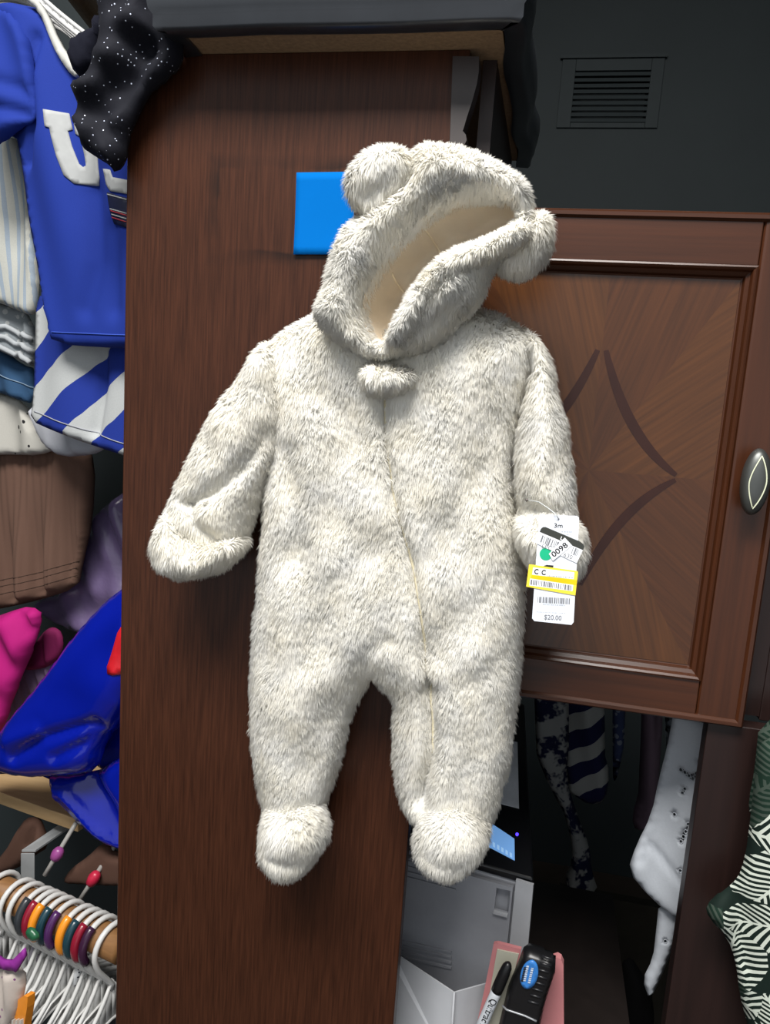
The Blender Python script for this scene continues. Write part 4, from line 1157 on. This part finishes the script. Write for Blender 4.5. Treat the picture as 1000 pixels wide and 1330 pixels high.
CLIP = {'plum': srgb(82, 26, 78), 'teal': srgb(28, 58, 68), 'maroon': srgb(128, 24, 44), 'orange': srgb(224, 138, 34), 'purple': srgb(70, 36, 84), 'charcoal': srgb(48, 52, 56), 'aubergine': srgb(52, 26, 50)}
CM = {k: plain('clip_' + k, v_, 0.25, 0.5, 0.03) for k, v_ in CLIP.items()}
spots_px = [(2, 'plum', 0.06), (24, None, 0.06), (35, None, 0.06), (49, 'charcoal', 0.06), (58, 'maroon', 0.06), (66, 'orange', 0.06), (76, 'teal', 0.06), (87, 'purple', 0.06), (101, 'orange', 0.06), (111, 'teal', 0.06), (121, 'maroon', 0.06), (131, 'aubergine', 0.06), (146, None, 0.06)]
words = {'plum': 'with a plum size clip', None: 'without a size clip'}
LAB = {1: 'white plastic hanger without clip nearer the plum-clip hanger', 2: 'white plastic hanger without clip nearer the charcoal-clip hanger', 0: 'white plastic hanger with plum size clip on the wooden rod', 3: 'white plastic hanger with charcoal size clip between plain and maroon-clip hangers',
       4: 'white plastic hanger with maroon clip between charcoal-clip and orange-clip hangers', 5: 'white plastic hanger with orange clip between maroon-clip hanger and bare rod by teal clip',
       6: 'white plastic hanger with teal clip touching the bright purple-clip hanger', 7: 'white plastic hanger with bright purple size clip beside bare rod',
       8: 'white plastic hanger with orange clip between bare rod and teal-clip hanger', 9: 'white plastic hanger with teal clip between orange-clip and maroon-clip hangers',
       10: 'white plastic hanger with maroon clip between teal-clip and aubergine-clip hangers', 11: 'white plastic hanger with dark aubergine size clip on the wooden rod',
       12: 'white plastic hanger without clip beside the walnut panel edge'}
for i, (x, cname, tl) in enumerate(spots_px):
    q = PZ(x, 1166 + (x - 20) * (1226 - 1166) / 130.0, r0[2]); q = r0 + ru * np.dot(q - r0, ru)
    hanger(q, ru, rh, CM[cname] if cname else None, LAB.get(i, 'white plastic hanger without clip in front of bare rod'), 'hangers on the wooden rod', tl, span=0.15 + 0.004 * (i % 3))
# hangers above the blue shirt, on a rod out of the picture
q0 = P(40, -95, 0.19); R2 = q0
u2 = uu * math.cos(1.15) - wd * math.sin(1.15); h2 = wd * math.cos(1.15) + uu * math.sin(1.15)
o = MB().tube([q0 - u2 * 0.25, q0 + u2 * 0.10], RR, 20).build('closet_rod', RODW, None, True)
tag(o, 'wooden closet rod above the blue shirt carrying bunched white hangers', 'clothes rod')
for i in range(4):
    hanger(q0 + u2 * (0.075 - 0.022 * i), u2, h2, None, 'white plastic hanger bunched behind the blue shirt collar', 'white hangers behind the blue shirt', 0.0, span=0.13)

# things hanging among the hangers
ORG = plain('orange_plastic', srgb(228, 140, 40), 0.4)
cl = thing('hanger_clip', 'orange plastic clip under the white hangers', 'clip', P(30, 1330, 0.03))
flat_poly('clip_jaw', Plane(-0.09, 25, 30, 1310), [(12, 1345), (14, 1318), (22, 1300), (36, 1290), (41, 1292), (40, 1306), (36, 1330), (34, 1345)], -0.004, 0.004, ORG, cl)
for k in range(4):
    flat_poly('clip_tooth', Plane(-0.095, 25, 30, 1310), [(14 + k * 5, 1345), (15 + k * 5, 1322), (17 + k * 5, 1322), (17 + k * 5, 1345)], 0.0, 0.004, plain('clip_tooth_white', srgb(200, 196, 188), 0.4), cl)
lc = thing('lace_top', 'cream lace top with purple band under the white hangers', 'top', P(10, 1330, 0.05))
LB = Blob(Plane(-0.085, 11, 10, 1290), [(-40, 1245), (5, 1250), (30, 1258), (35, 1275), (28, 1310), (10, 1345), (-40, 1350)], 0.008, 0.01, 0.006, h=0.005, smooth=1, folds=vfolds(25, 0.003, 0.03)); LB.mesh('top_body', spots('cream_lace', srgb(176, 166, 158), srgb(112, 62, 110), 110, 0.16, 0.9), lc)
LB.decal('purple_band', [(-38, 1240), (0, 1242), (20, 1244), (36, 1228), (38, 1238), (26, 1258), (0, 1258), (-38, 1254)], fabric('purple_satin', srgb(132, 46, 136), 0.6), lc, off=0.002, thick=0.002)
o = Blob(Plane(0.07, 11, 50, 1260), [(40, 1222), (52, 1222), (58, 1250), (50, 1290), (40, 1320), (22, 1330), (34, 1280)], 0.008, 0.01, 0.006, h=0.005, smooth=1).mesh('grey_strap', fabric('grey_mauve_cotton', srgb(126, 122, 130), 0.85))
tag(o, 'greyish mauve cloth hanging between two white hangers', 'garment')
o = Blob(Plane(0.02, 11, 45, 1216), [(34, 1206), (41, 1203), (46, 1208), (52, 1216), (50, 1222), (43, 1222), (36, 1214)], 0.005, 0.005, 0.004, h=0.003, smooth=1).mesh('green_clip', plain('green_plastic', srgb(36, 92, 62), 0.3))
tag(o, 'small dark green plastic clip on a white hanger neck', 'clip')
CHK = spots('dark_gingham', srgb(196, 198, 200), srgb(30, 34, 44), 220, 0.34, 0.9)
o = Blob(Plane(0.05, 11, 95, 1280), [(98, 1258), (106, 1256), (106, 1272), (96, 1288), (86, 1302), (80, 1306), (86, 1284)], 0.006, 0.007, 0.005, h=0.004, smooth=1).mesh('checked_strap', CHK)
tag(o, 'dark checked fabric strap hanging between white hangers', 'garment')
o = Blob(Plane(0.085, 11, 145, 1300), [(134, 1290), (160, 1280), (175, 1290), (175, 1345), (136, 1345)], 0.008, 0.01, 0.006, h=0.005, smooth=1, folds=vfolds(30, 0.003, 0.02)).mesh('black_patterned_garment', spots('black_pattern', srgb(30, 32, 38), srgb(120, 124, 126), 150, 0.25, 0.9))
tag(o, 'black patterned garment below the hangers beside the walnut panel', 'garment')
BRS = fabric('brown_suede', srgb(84, 60, 50), 0.85)
o = Blob(cp(0.15, py=1090), [(-40, 1150), (-20, 1128), (5, 1110), (28, 1068), (40, 1060), (50, 1064), (56, 1080), (64, 1100), (44, 1112), (20, 1130)], 0.010, 0.012, 0.010, h=0.005, smooth=1, creases=[([(44, 1070), (36, 1100)], 0.005, 0.006)]).mesh('brown_garment', BRS)
tag(o, 'brown garment shoulder behind hangers beside the grey metal bracket', 'garment')
o = Blob(cp(0.14, py=1110), [(80, 1146), (92, 1128), (115, 1112), (132, 1095), (142, 1098), (148, 1108), (205, 1110), (205, 1150), (130, 1150)], 0.010, 0.012, 0.010, h=0.005, smooth=1).mesh('brown_garment', BRS)
tag(o, 'brown garment shoulder below the glossy blue bag and behind red knob', 'garment')
MET = plain('grey_metal', srgb(168, 172, 174), 0.4, 0.5, 0.05, metallic=0.4)
br = thing('shelf_bracket', 'pale grey metal bracket under the pine shelf', 'bracket', P(40, 1130, 0.12))
k0, k1, k2 = P(29, 1112, 0.115), P(44, 1098, 0.115), P(98, 1066, 0.17)
MB().hexa([P(27, 1108, 0.12), P(45, 1108, 0.12), P(45, 1150, 0.12), P(27, 1150, 0.12), P(27, 1108, 0.124), P(45, 1108, 0.124), P(45, 1150, 0.124), P(27, 1150, 0.124)]).build('upright_leaf', MET, br, bevel=0.001)
MB().hexa([P(28, 1107, 0.12), P(46, 1107, 0.12), P(100, 1070, 0.19), P(88, 1066, 0.19), P(28, 1104, 0.12), P(46, 1104, 0.12), P(100, 1067, 0.19), P(88, 1063, 0.19)]).build('top_leaf', MET, br, bevel=0.0005)
for nm, colr, pa, pb_, lab in (('mauve', srgb(140, 66, 128), (74, 1110), (92, 1080), 'grey hanger hook with mauve ball beside the metal bracket'), ('red', srgb(178, 34, 62), (121, 1142), (143, 1108), 'grey hanger hook with red ball below the blue bag')):
    t = thing('ball_hanger', lab, 'hanger', P(pa[0], pa[1], 0.11))
    d_ = np.array([pb_[0] - pa[0], pb_[1] - pa[1]])
    MB().tube([P(pa[0] - d_[0] * 0.9, pa[1] - d_[1] * 0.9, 0.10), P(*pa, 0.11), P(*pb_, 0.125), P(pb_[0] + d_[0] * 0.4, pb_[1] + d_[1] * 0.4, 0.13)], 0.0030, 8).build('hook_rod', plain('pale_grey_plastic', srgb(150, 148, 144), 0.4), t, True)
    MB().tube([P(pa[0] + d_[0] * s_, pa[1] + d_[1] * s_, 0.109) for s_ in (-0.22, -0.14, 0.05, 0.2, 0.26)], [0.003, 0.0065, 0.0078, 0.006, 0.003], 12).build('ball', plain('ball_' + nm, colr, 0.35), t, True)

# ================================================================== DESK, PRINTER AND THINGS ON IT
DT = plain('black_brown_laminate', srgb(34, 28, 26), 0.45, 0.4, 0.1)
dk = thing('desk', 'dark laminate desk under the grey printer', 'desk', (0.04, 0.3, 0.0))
MB().box((BX1 + 0.004, -0.06, DESK - 0.025), (ux - 0.004, 0.44, DESK)).build('desktop', DT, dk)
for x, y in ((BX1 + 0.008, -0.05), (ux - 0.045, -0.05), (BX1 + 0.008, 0.40), (ux - 0.045, 0.40)):
    MB().box((x, y, 0), (x + 0.035, y + 0.035, DESK - 0.0251)).build('leg', DT, dk)
TR = P(693, 1143, 0.10); TL = PZ(505, 1090, TR[2])
ue = (TL - TR) / np.linalg.norm(TL - TR); TL = TR + ue * 0.30
Bk = P(681, 914, 0.36); BkL = Bk + ue * 0.30
Zd = np.array([0, 0, 1.0])
PG = plain('grey_printer_plastic', srgb(146, 148, 154), 0.45, 0.4, 0.03); PGL = plain('pale_printer_trim', srgb(170, 172, 176), 0.45, 0.4, 0.03)
DK = plain('printer_black', srgb(14, 15, 18), 0.3, 0.5, 0.05)
pn3 = np.cross(TL - TR, Bk - TR); pn3 /= np.linalg.norm(pn3); pn3 = -pn3 if pn3[2] < 0 else pn3
pr_ = thing('printer', 'grey office printer with black control panel and lit blue screen', 'printer', (TR + TL + Bk + BkL) / 4 * np.array([1, 1, 0]) + np.array([0, 0, DESK]))
fl = lambda p_: np.array([p_[0], p_[1], DESK])
xtop = TR + (Bk - TR) * 0.0
MB().hexa([fl(TR), fl(TL), fl(BkL), fl(Bk), TR - pn3 * 0.0125, TL - pn3 * 0.0125, BkL - pn3 * 0.0125, Bk - pn3 * 0.0125]).build('printer_body', PG, pr_, bevel=0.004)
MB().hexa([TR - pn3 * 0.012, TL - pn3 * 0.012, BkL - pn3 * 0.012, Bk - pn3 * 0.012, TR, TL, BkL, Bk]).build('control_panel', DK, pr_, bevel=0.003)


class GPlane(Plane):
    def __init__(s, o, n, uref):
        s.o = np.array(o, float); s.n = n / np.linalg.norm(n); u = np.array(uref, float); u = u - s.n * np.dot(u, s.n); s.u = u / np.linalg.norm(u); s.v = np.cross(s.n, s.u)


ptop = GPlane(TR, pn3, -ue)
fn_ = np.cross(-ue, Zd); fn_ = -fn_ if fn_[1] > 0 else fn_
pfr = GPlane(TR, fn_, -ue)
scr = flat_poly('screen', ptop, [(612, 1056), (638, 1070), (668, 1090), (668.5, 1118), (638, 1102), (612, 1090)], 0.0, 0.001, emis('lit_screen', srgb(110, 158, 214), 0.55), pr_)
for k in range(5):
    flat_poly('screen_icon', ptop, [(640 + k * 5.5, 1094 + k * 3.4), (643 + k * 5.5, 1096 + k * 3.4), (643 + k * 5.5, 1102 + k * 3.2), (640 + k * 5.5, 1100 + k * 3.2)], 0.001, 0.0012, emis('screen_icon', srgb(150, 190, 232), 0.55), scr)
flat_poly('status_light', ptop, [(671.5 + 2 * math.cos(k), 1084 + 2 * math.sin(k)) for k in (0, 1.05, 2.1, 3.14, 4.2, 5.25)], 0.0, 0.001, emis('blue_led', srgb(70, 50, 255), 3.0), pr_)
o = flat_poly('paper_sheet', ptop, [(600, 948), (672, 965), (674, 1051), (600, 1032)], 0.0008, 0.0014, plain('white_paper', srgb(196, 200, 206), 0.7), None)
tag(o, 'single white paper sheet lying on the black printer panel', 'paper')
cov = MB()
for poly in ([(500, 1103), (646, 1144), (646, 1150), (643, 1179), (641, 1300), (500, 1290)], [(646, 1144), (667.3, 1150), (666.8, 1154.5), (664, 1154), (646, 1150)],
             [(664, 1154), (666.8, 1154.5), (663.8, 1184.5), (661, 1184)], [(643, 1179), (661, 1184), (663.8, 1184.5), (653, 1290), (641, 1300)]):
    cov.prism([pfr.at(pfr.uv(*c), 0.0002)[0] for c in poly], pfr.n * 0.0045)
cov.build('front_cover', PG, pr_)
for k in range(4):
    flat_poly('vent_ridge', pfr, [(516, 1110 + k * 7), (594, 1130 + k * 7), (594, 1132.5 + k * 7), (516, 1112.5 + k * 7)], 0.0047, 0.0066, PG, pr_)
    flat_poly('vent_ridge', pfr, [(512, 1214 + k * 7), (588, 1231 + k * 7), (588, 1233.5 + k * 7), (512, 1216.5 + k * 7)], 0.0047, 0.0066, PG, pr_)
flat_poly('side_trim', pfr, [(671, 1140), (693.5, 1147), (680, 1300), (655, 1300)], 0.0003, 0.0047, PGL, pr_)
flat_poly('handle_lip', pfr, [(643, 1178), (661, 1183), (660.5, 1186), (642.5, 1181)], 0.0047, 0.0085, PGL, pr_)

WC = plain('white_carton', srgb(186, 188, 192), 0.7, 0.2, 0.02)
bxn = thing('open_carton', 'white open carton flaps standing before the grey printer', 'carton', P(570, 1380, 0.04))
MB().prism([P(500, 1232, 0.085), P(512, 1238, 0.085), P(589, 1289, 0.055), P(583, 1385, 0.050), P(500, 1385, 0.07)], (0.0, 0.002, 0)).build('flap', WC, bxn)
MB().prism([P(591, 1289, 0.054), P(634, 1277, 0.075), P(634, 1385, 0.072), P(585, 1385, 0.050)], (0.0, 0.002, 0)).build('flap', WC, bxn)
MB().tube([P(590, 1288, 0.052), P(584, 1385, 0.047)], 0.0012, 6).build('fold_line', WC, bxn, True)

PK = plain('pink_cover', srgb(190, 124, 126), 0.6, 0.3, 0.03); CRM = plain('cream_page', srgb(178, 176, 160), 0.8, 0.2, 0.02)
pd_ = Plane(0.035, 5, 660, 1290)
nb = thing('notebook', 'pink-edged notebook with cream page behind the black marker', 'notebook', P(640, 1385, 0.035))
flat_poly('cover', pd_, [(641, 1226), (646, 1225), (677, 1233), (672, 1262), (640, 1388), (606, 1388), (626, 1300)], -0.004, 0.0, PK, nb)
flat_poly('page', pd_, [(646, 1232), (674, 1238), (668, 1262), (636, 1388), (615, 1388), (634, 1300)], 0.0002, 0.0015, CRM, nb)
pq = Plane(0.045, 5, 720, 1290)
o = flat_poly('pink_folder', pq, [(718, 1242), (724, 1240), (729, 1243), (732, 1250), (733, 1388), (690, 1388), (704, 1310)], -0.004, 0.004, PK, None)
tag(o, 'plain pink folder standing beside the black device with oval sticker', 'folder')
BD = Plane(0.020, 5, 685, 1290)
dv = thing('black_device', 'black ribbed plastic device with blue oval sticker between pink stationery', 'device', P(670, 1385, 0.02))
DVB = Blob(BD, [(674, 1246), (680, 1230), (688, 1229), (722, 1241), (721, 1262), (708, 1302), (699, 1345), (690, 1390), (640, 1390), (648, 1330), (660, 1280)], 0.012, 0.005, 0.010, h=0.0035, smooth=0); DVB.mesh('device_body', BLACK_PL, dv)
for k in range(8):
    y = 1243 + k * 8.2; xr = 718 - k * 2.6
    DVB.strip('rib', [(xr - 14, y - 2), (xr, y + 2)], 0.0022, plain('rib_black', srgb(30, 30, 33), 0.35), dv, off=0.0004)
DVB.strip('silver_line', [(652, 1309), (664, 1312), (682, 1318), (697, 1325)], 0.0022, plain('silver_trim', srgb(150, 152, 156), 0.35, metallic=0.4), dv, off=0.0003)
ov = [(687.5 + 11.2 * math.cos(t_) * math.cos(0.28) - 18.5 * math.sin(t_) * math.sin(0.28) * -1, 1265 + 11.2 * math.cos(t_) * math.sin(0.28) * 1 + 18.5 * math.sin(t_) * math.cos(0.28)) for t_ in np.linspace(0, 2 * math.pi, 28, endpoint=False)]
ov = [(687.5 + 11.2 * math.cos(t_) * 0.96 - 18.5 * math.sin(t_) * 0.22, 1265 + 11.2 * math.cos(t_) * 0.22 + 18.5 * math.sin(t_) * 0.96) for t_ in np.linspace(0, 2 * math.pi, 28, endpoint=False)]
st = DVB.decal('oval_sticker', ov, plain('blue_sticker', srgb(58, 128, 206), 0.35, 0.4, 0.15, scale=60), dv, h=0.003)
hh = lambda off: (lambda px, py: (lambda uv: BD.at(uv, DVB.height(uv) + off))(np.array([BD.uv(a_, b_, 0.0115) for a_, b_ in zip(px, py)])))
SL_ = plain('sticker_print', srgb(196, 210, 226), 0.5)
for (o_, ln, sd) in (((693.5, 1255), 19, 1), ((687.5, 1252), 20, 2), ((684, 1254), 17, 3)):
    rr_ = random.Random(sd); V = []; F = []; x = 0
    while x < ln:
        w = rr_.uniform(1.2, 2.4)
        q = [(o_[0] - 0.22 * t_ - 3.2 * c_, o_[1] + 0.975 * t_ - 0.6 * c_) for t_, c_ in ((x, 0), (x + w, 0), (x + w, 1), (x, 1))]
        b0 = len(V); V += list(hh(0.0022)(*zip(*q))); F.append((b0, b0 + 1, b0 + 2, b0 + 3)); x += w + 0.8
    mesh_obj('sticker_print', V, F, SL_ if sd < 3 else INK, st)

mk = thing('marker_pen', 'black-capped white marker pen leaning on the notebook', 'marker', P(628, 1385, 0.02))
c_top = P(661, 1250, 0.022); c_bot = P(645, 1287, 0.022); dm = (c_bot - c_top)
cap = [c_top + dm * t_ for t_ in (0.0, 0.05, 0.15, 0.4, 0.8, 1.0)]
MB().tube(cap, [0.0018, 0.0036, 0.0050, 0.0058, 0.0060, 0.0058], 14).build('cap', BLACK_PL, mk, True)
bar = [c_bot - dm * 0.02, c_bot + dm * 0.08, c_bot + dm * 1.0, P(606, 1378, 0.022)]
MB().tube(bar, [0.0048, 0.0056, 0.0056, 0.0056], 18).build('barrel', plain('marker_white', srgb(196, 200, 206), 0.4), mk, True)
# lettering wrapped on the barrel
v2, f2 = glyphs('Quitrac Marker', 0.01)
lo, hi = v2.min(0), v2.max(0)
ax = (bar[2] - bar[1]); La = np.linalg.norm(ax); ax /= La
fr = np.array([0, -1.0, 0]); fr = fr - ax * np.dot(fr, ax); fr /= np.linalg.norm(fr); sd_ = np.cross(ax, fr)
q = (v2 - lo) / (hi - lo); V = []
for a_, b2 in q:
    w = (0.5 - b2) * 1.5 + 0.1
    V.append(bar[1] + ax * (0.003 + a_ * 0.062) + 0.00585 * (fr * math.cos(w) + sd_ * math.sin(w) * -1 * -1))
mesh_obj('marker_print', V, f2, INK, mk)

# ================================================================== DIM CLOTHES UNDER THE CABINET
DIM = 0.52
RZ = 1.12
rail = thing('garment_rail', 'black metal garment rail behind the cabinet', 'garment rail', (0.15, 0.55, 0.0))
RM = plain('black_metal', srgb(18, 18, 20), 0.4)
MB().tube([(-0.19, 0.55, RZ + 0.010), (0.46, 0.55, RZ + 0.010)], 0.009, 12).build('rail_bar', RM, rail, True)
for x in (-0.19, 0.46):
    MB().tube([(x, 0.55, 0.0), (x, 0.55, RZ + 0.010)], 0.009, 12).build('rail_post', RM, rail, True)
    MB().box((x - 0.015, 0.40, 0.0), (x + 0.015, 0.67, 0.012)).build('rail_foot', RM, rail)


def rail_y(px, Y):   # photo row at which the rail height shows for this column and depth
    lo_, hi_ = 300.0, 1000.0
    for _ in range(30):
        m_ = (lo_ + hi_) / 2
        if P(px, m_, Y)[2] > RZ: lo_ = m_
        else: hi_ = m_
    return lo_



def dim(name, label, cat, outline, Y, mat, seed, amp=0.006, per=0.05, group=None):
    if Y > 0.4: outline = [(x_, rail_y(x_, Y) if y_ == 890 else y_) for x_, y_ in outline]
    bl = Blob(Plane(Y, 0, 780, 1000), outline, 0.014, 0.016, 0.010, h=0.008, smooth=1, folds=vfolds(seed, amp, per))
    o_ = bl.mesh(name, mat); tag(o_, label, cat, group)
    return bl, o_


SCF, nt_, b_ = mat_base('navy_white_floral', 0.9, 0.2)
nt_.links.new(ramp(nt_, noise(nt_, coords(nt_), 26, 3, 0.7), [(0.47, srgb(26, 30, 60)), (0.53, srgb(150, 152, 152))]), b_.inputs['Base Color'])
dim('floral_scarf', 'twisted navy and white floral scarf hanging under the cabinet', 'scarf', [(694, 890), (735, 890), (740, 960), (735, 1010), (750, 1060), (766, 1100), (768, 1130), (778, 1160), (742, 1168), (732, 1140), (745, 1118), (736, 1062), (718, 1030), (704, 1000), (694, 970)], 0.510, SCF, 41)
NS = stripes('navy_white_diagonal', srgb(24, 28, 70), srgb(170, 172, 170), (0.55, 0.0, -0.83), 0.052, 0.5, 0.01)
dim('striped_dress', 'navy and white diagonally striped garment hanging behind the floral scarf', 'garment', [(728, 890), (788, 890), (784, 975), (792, 1005), (786, 1040), (766, 1046), (744, 1032), (732, 1020)], 0.567, NS, 42)
dim('checked_garment', 'small blue checked garment beside the diagonally striped dim garment', 'garment', [(797, 890), (818, 890), (812, 960), (804, 1000), (799, 1016), (795, 1010)], 0.565, spots('blue_check', srgb(52, 62, 96), srgb(110, 118, 134), 80, 0.36, 0.9), 43)
dim('mauve_garment', 'dusky mauve garment hanging behind the white eyelet dress', 'garment', [(834, 890), (866, 890), (858, 1025), (842, 1074), (826, 1080), (820, 1062), (832, 1020)], 0.575, fabric('dusky_mauve', srgb(112, 94, 108), 0.9), 44)
dim('pale_garment', 'pale grey-blue garment edge beside the white eyelet dress', 'garment', [(866, 890), (882, 890), (874, 960), (862, 975)], 0.53, fabric('pale_grey_blue', srgb(130, 138, 148), 0.9), 45)
EY = fabric('white_eyelet_cotton', srgb(186, 191, 198), 0.9, 500)
ey = thing('eyelet_dress', 'white eyelet cotton dress hanging behind the espresso upright', 'dress', P(860, 1290, 0.12))
EYES = [(884, 999), (889, 1001), (894, 1004), (899, 1007), (889, 1022), (886, 1028), (876, 1058), (893, 1066), (890, 1076), (887, 1083), (884, 1090), (858, 1016), (860, 975), (883, 1128), (906, 985), (903, 1000)]


def eye(x, y): return [(x + 2.3 * math.cos(k * 0.785), y + 2.6 * math.sin(k * 0.785)) for k in range(8)]


E1 = Blob(Plane(0.125, 4, 870, 1060), [(874, 921), (935, 930), (935, 1000), (925, 1100), (905, 1180), (880, 1194), (846, 1168), (815, 1131), (826, 1098), (846, 1058), (856, 1010), (866, 972), (873, 935)], 0.010, 0.014, 0.008, h=0.005, smooth=1, folds=vfolds(46, 0.004, 0.05),
          cuts=[eye(*c_) for c_ in EYES], creases=[([(845, 1100), (880, 1140), (900, 1160)], 0.004, 0.004), ([(856, 1030), (842, 1090), (832, 1120)], 0.004, 0.004)])
E1.mesh('dress_body', EY, ey)
E2 = Blob(Plane(0.135, 4, 855, 1240), [(856, 1170), (885, 1185), (876, 1225), (862, 1262), (844, 1300), (834, 1272), (848, 1245), (852, 1210)], 0.006, 0.01, 0.006, h=0.005, smooth=1, cuts=[eye(864, 1222)]); E2.mesh('dress_tail', EY, ey)
for bl_ in (E1, E2):
    for uv_ in bl_.cuts:
        MB().tube(bl_.pl.at(uv_, bl_.height(uv_) + 0.0002), 0.0004, 6, closed=True).build('eyelet', EY, ey, True)
dim('black_garment', 'black crumpled garment under the white eyelet dress', 'garment', [(800, 1400), (802, 1290), (806, 1250), (820, 1242), (832, 1262), (850, 1290), (848, 1400)], 0.36, fabric('black_cotton', srgb(14, 14, 16), 0.9), 47)
dim('white_cloth', 'small white cloth lying beside the black crumpled garment', 'cloth', [(766, 1400), (770, 1318), (785, 1306), (800, 1302), (804, 1320), (800, 1400)], 0.36, fabric('white_cotton', srgb(150, 154, 160), 0.9), 48)
o = MB().box((P(722, 1200, 0.68)[0], 0.68, 0.0), (0.42, 0.70, P(780, 1165, 0.68)[2])).build('olive_back_board', plain('dark_olive_board', srgb(46, 42, 34), 0.7, 0.3, 0.1))
tag(o, 'low dark olive board standing behind the desk', 'board')

# ================================================================== PALM PRINT GARMENT AT THE RIGHT
PALM = palm('palm_leaf_print')
pg = thing('palm_garment', 'white garment with dark green palm-leaf print beside the espresso upright', 'garment', P(985, 1340, 0.02))
G1 = Blob(Plane(0.004, 0, 980, 1150), [(984, 968), (1005, 955), (1050, 955), (1050, 1400), (985, 1400), (972, 1335), (960, 1290), (956, 1250), (945, 1218), (920, 1192), (916, 1176), (935, 1160), (958, 1142), (968, 1112), (974, 1066), (980, 1010)], 0.014, 0.016, 0.012, h=0.005, smooth=1, folds=vfolds(50, 0.006, 0.06), creases=[([(952, 1150), (965, 1200), (962, 1260)], 0.010, 0.010)])
G1.mesh('garment_body', PALM, pg)
Blob(Plane(0.022, 0, 980, 980), [(986, 935), (1050, 925), (1050, 1060), (990, 1060), (974, 1060), (972, 1040), (980, 1000)], 0.008, 0.01, 0.008, h=0.005, smooth=1, folds=vfolds(51, 0.004, 0.05)).mesh('garment_top', PALM, pg)

for o in bpy.data.objects:          # bookkeeping of the builders only
    if '_o' in o: del o['_o']
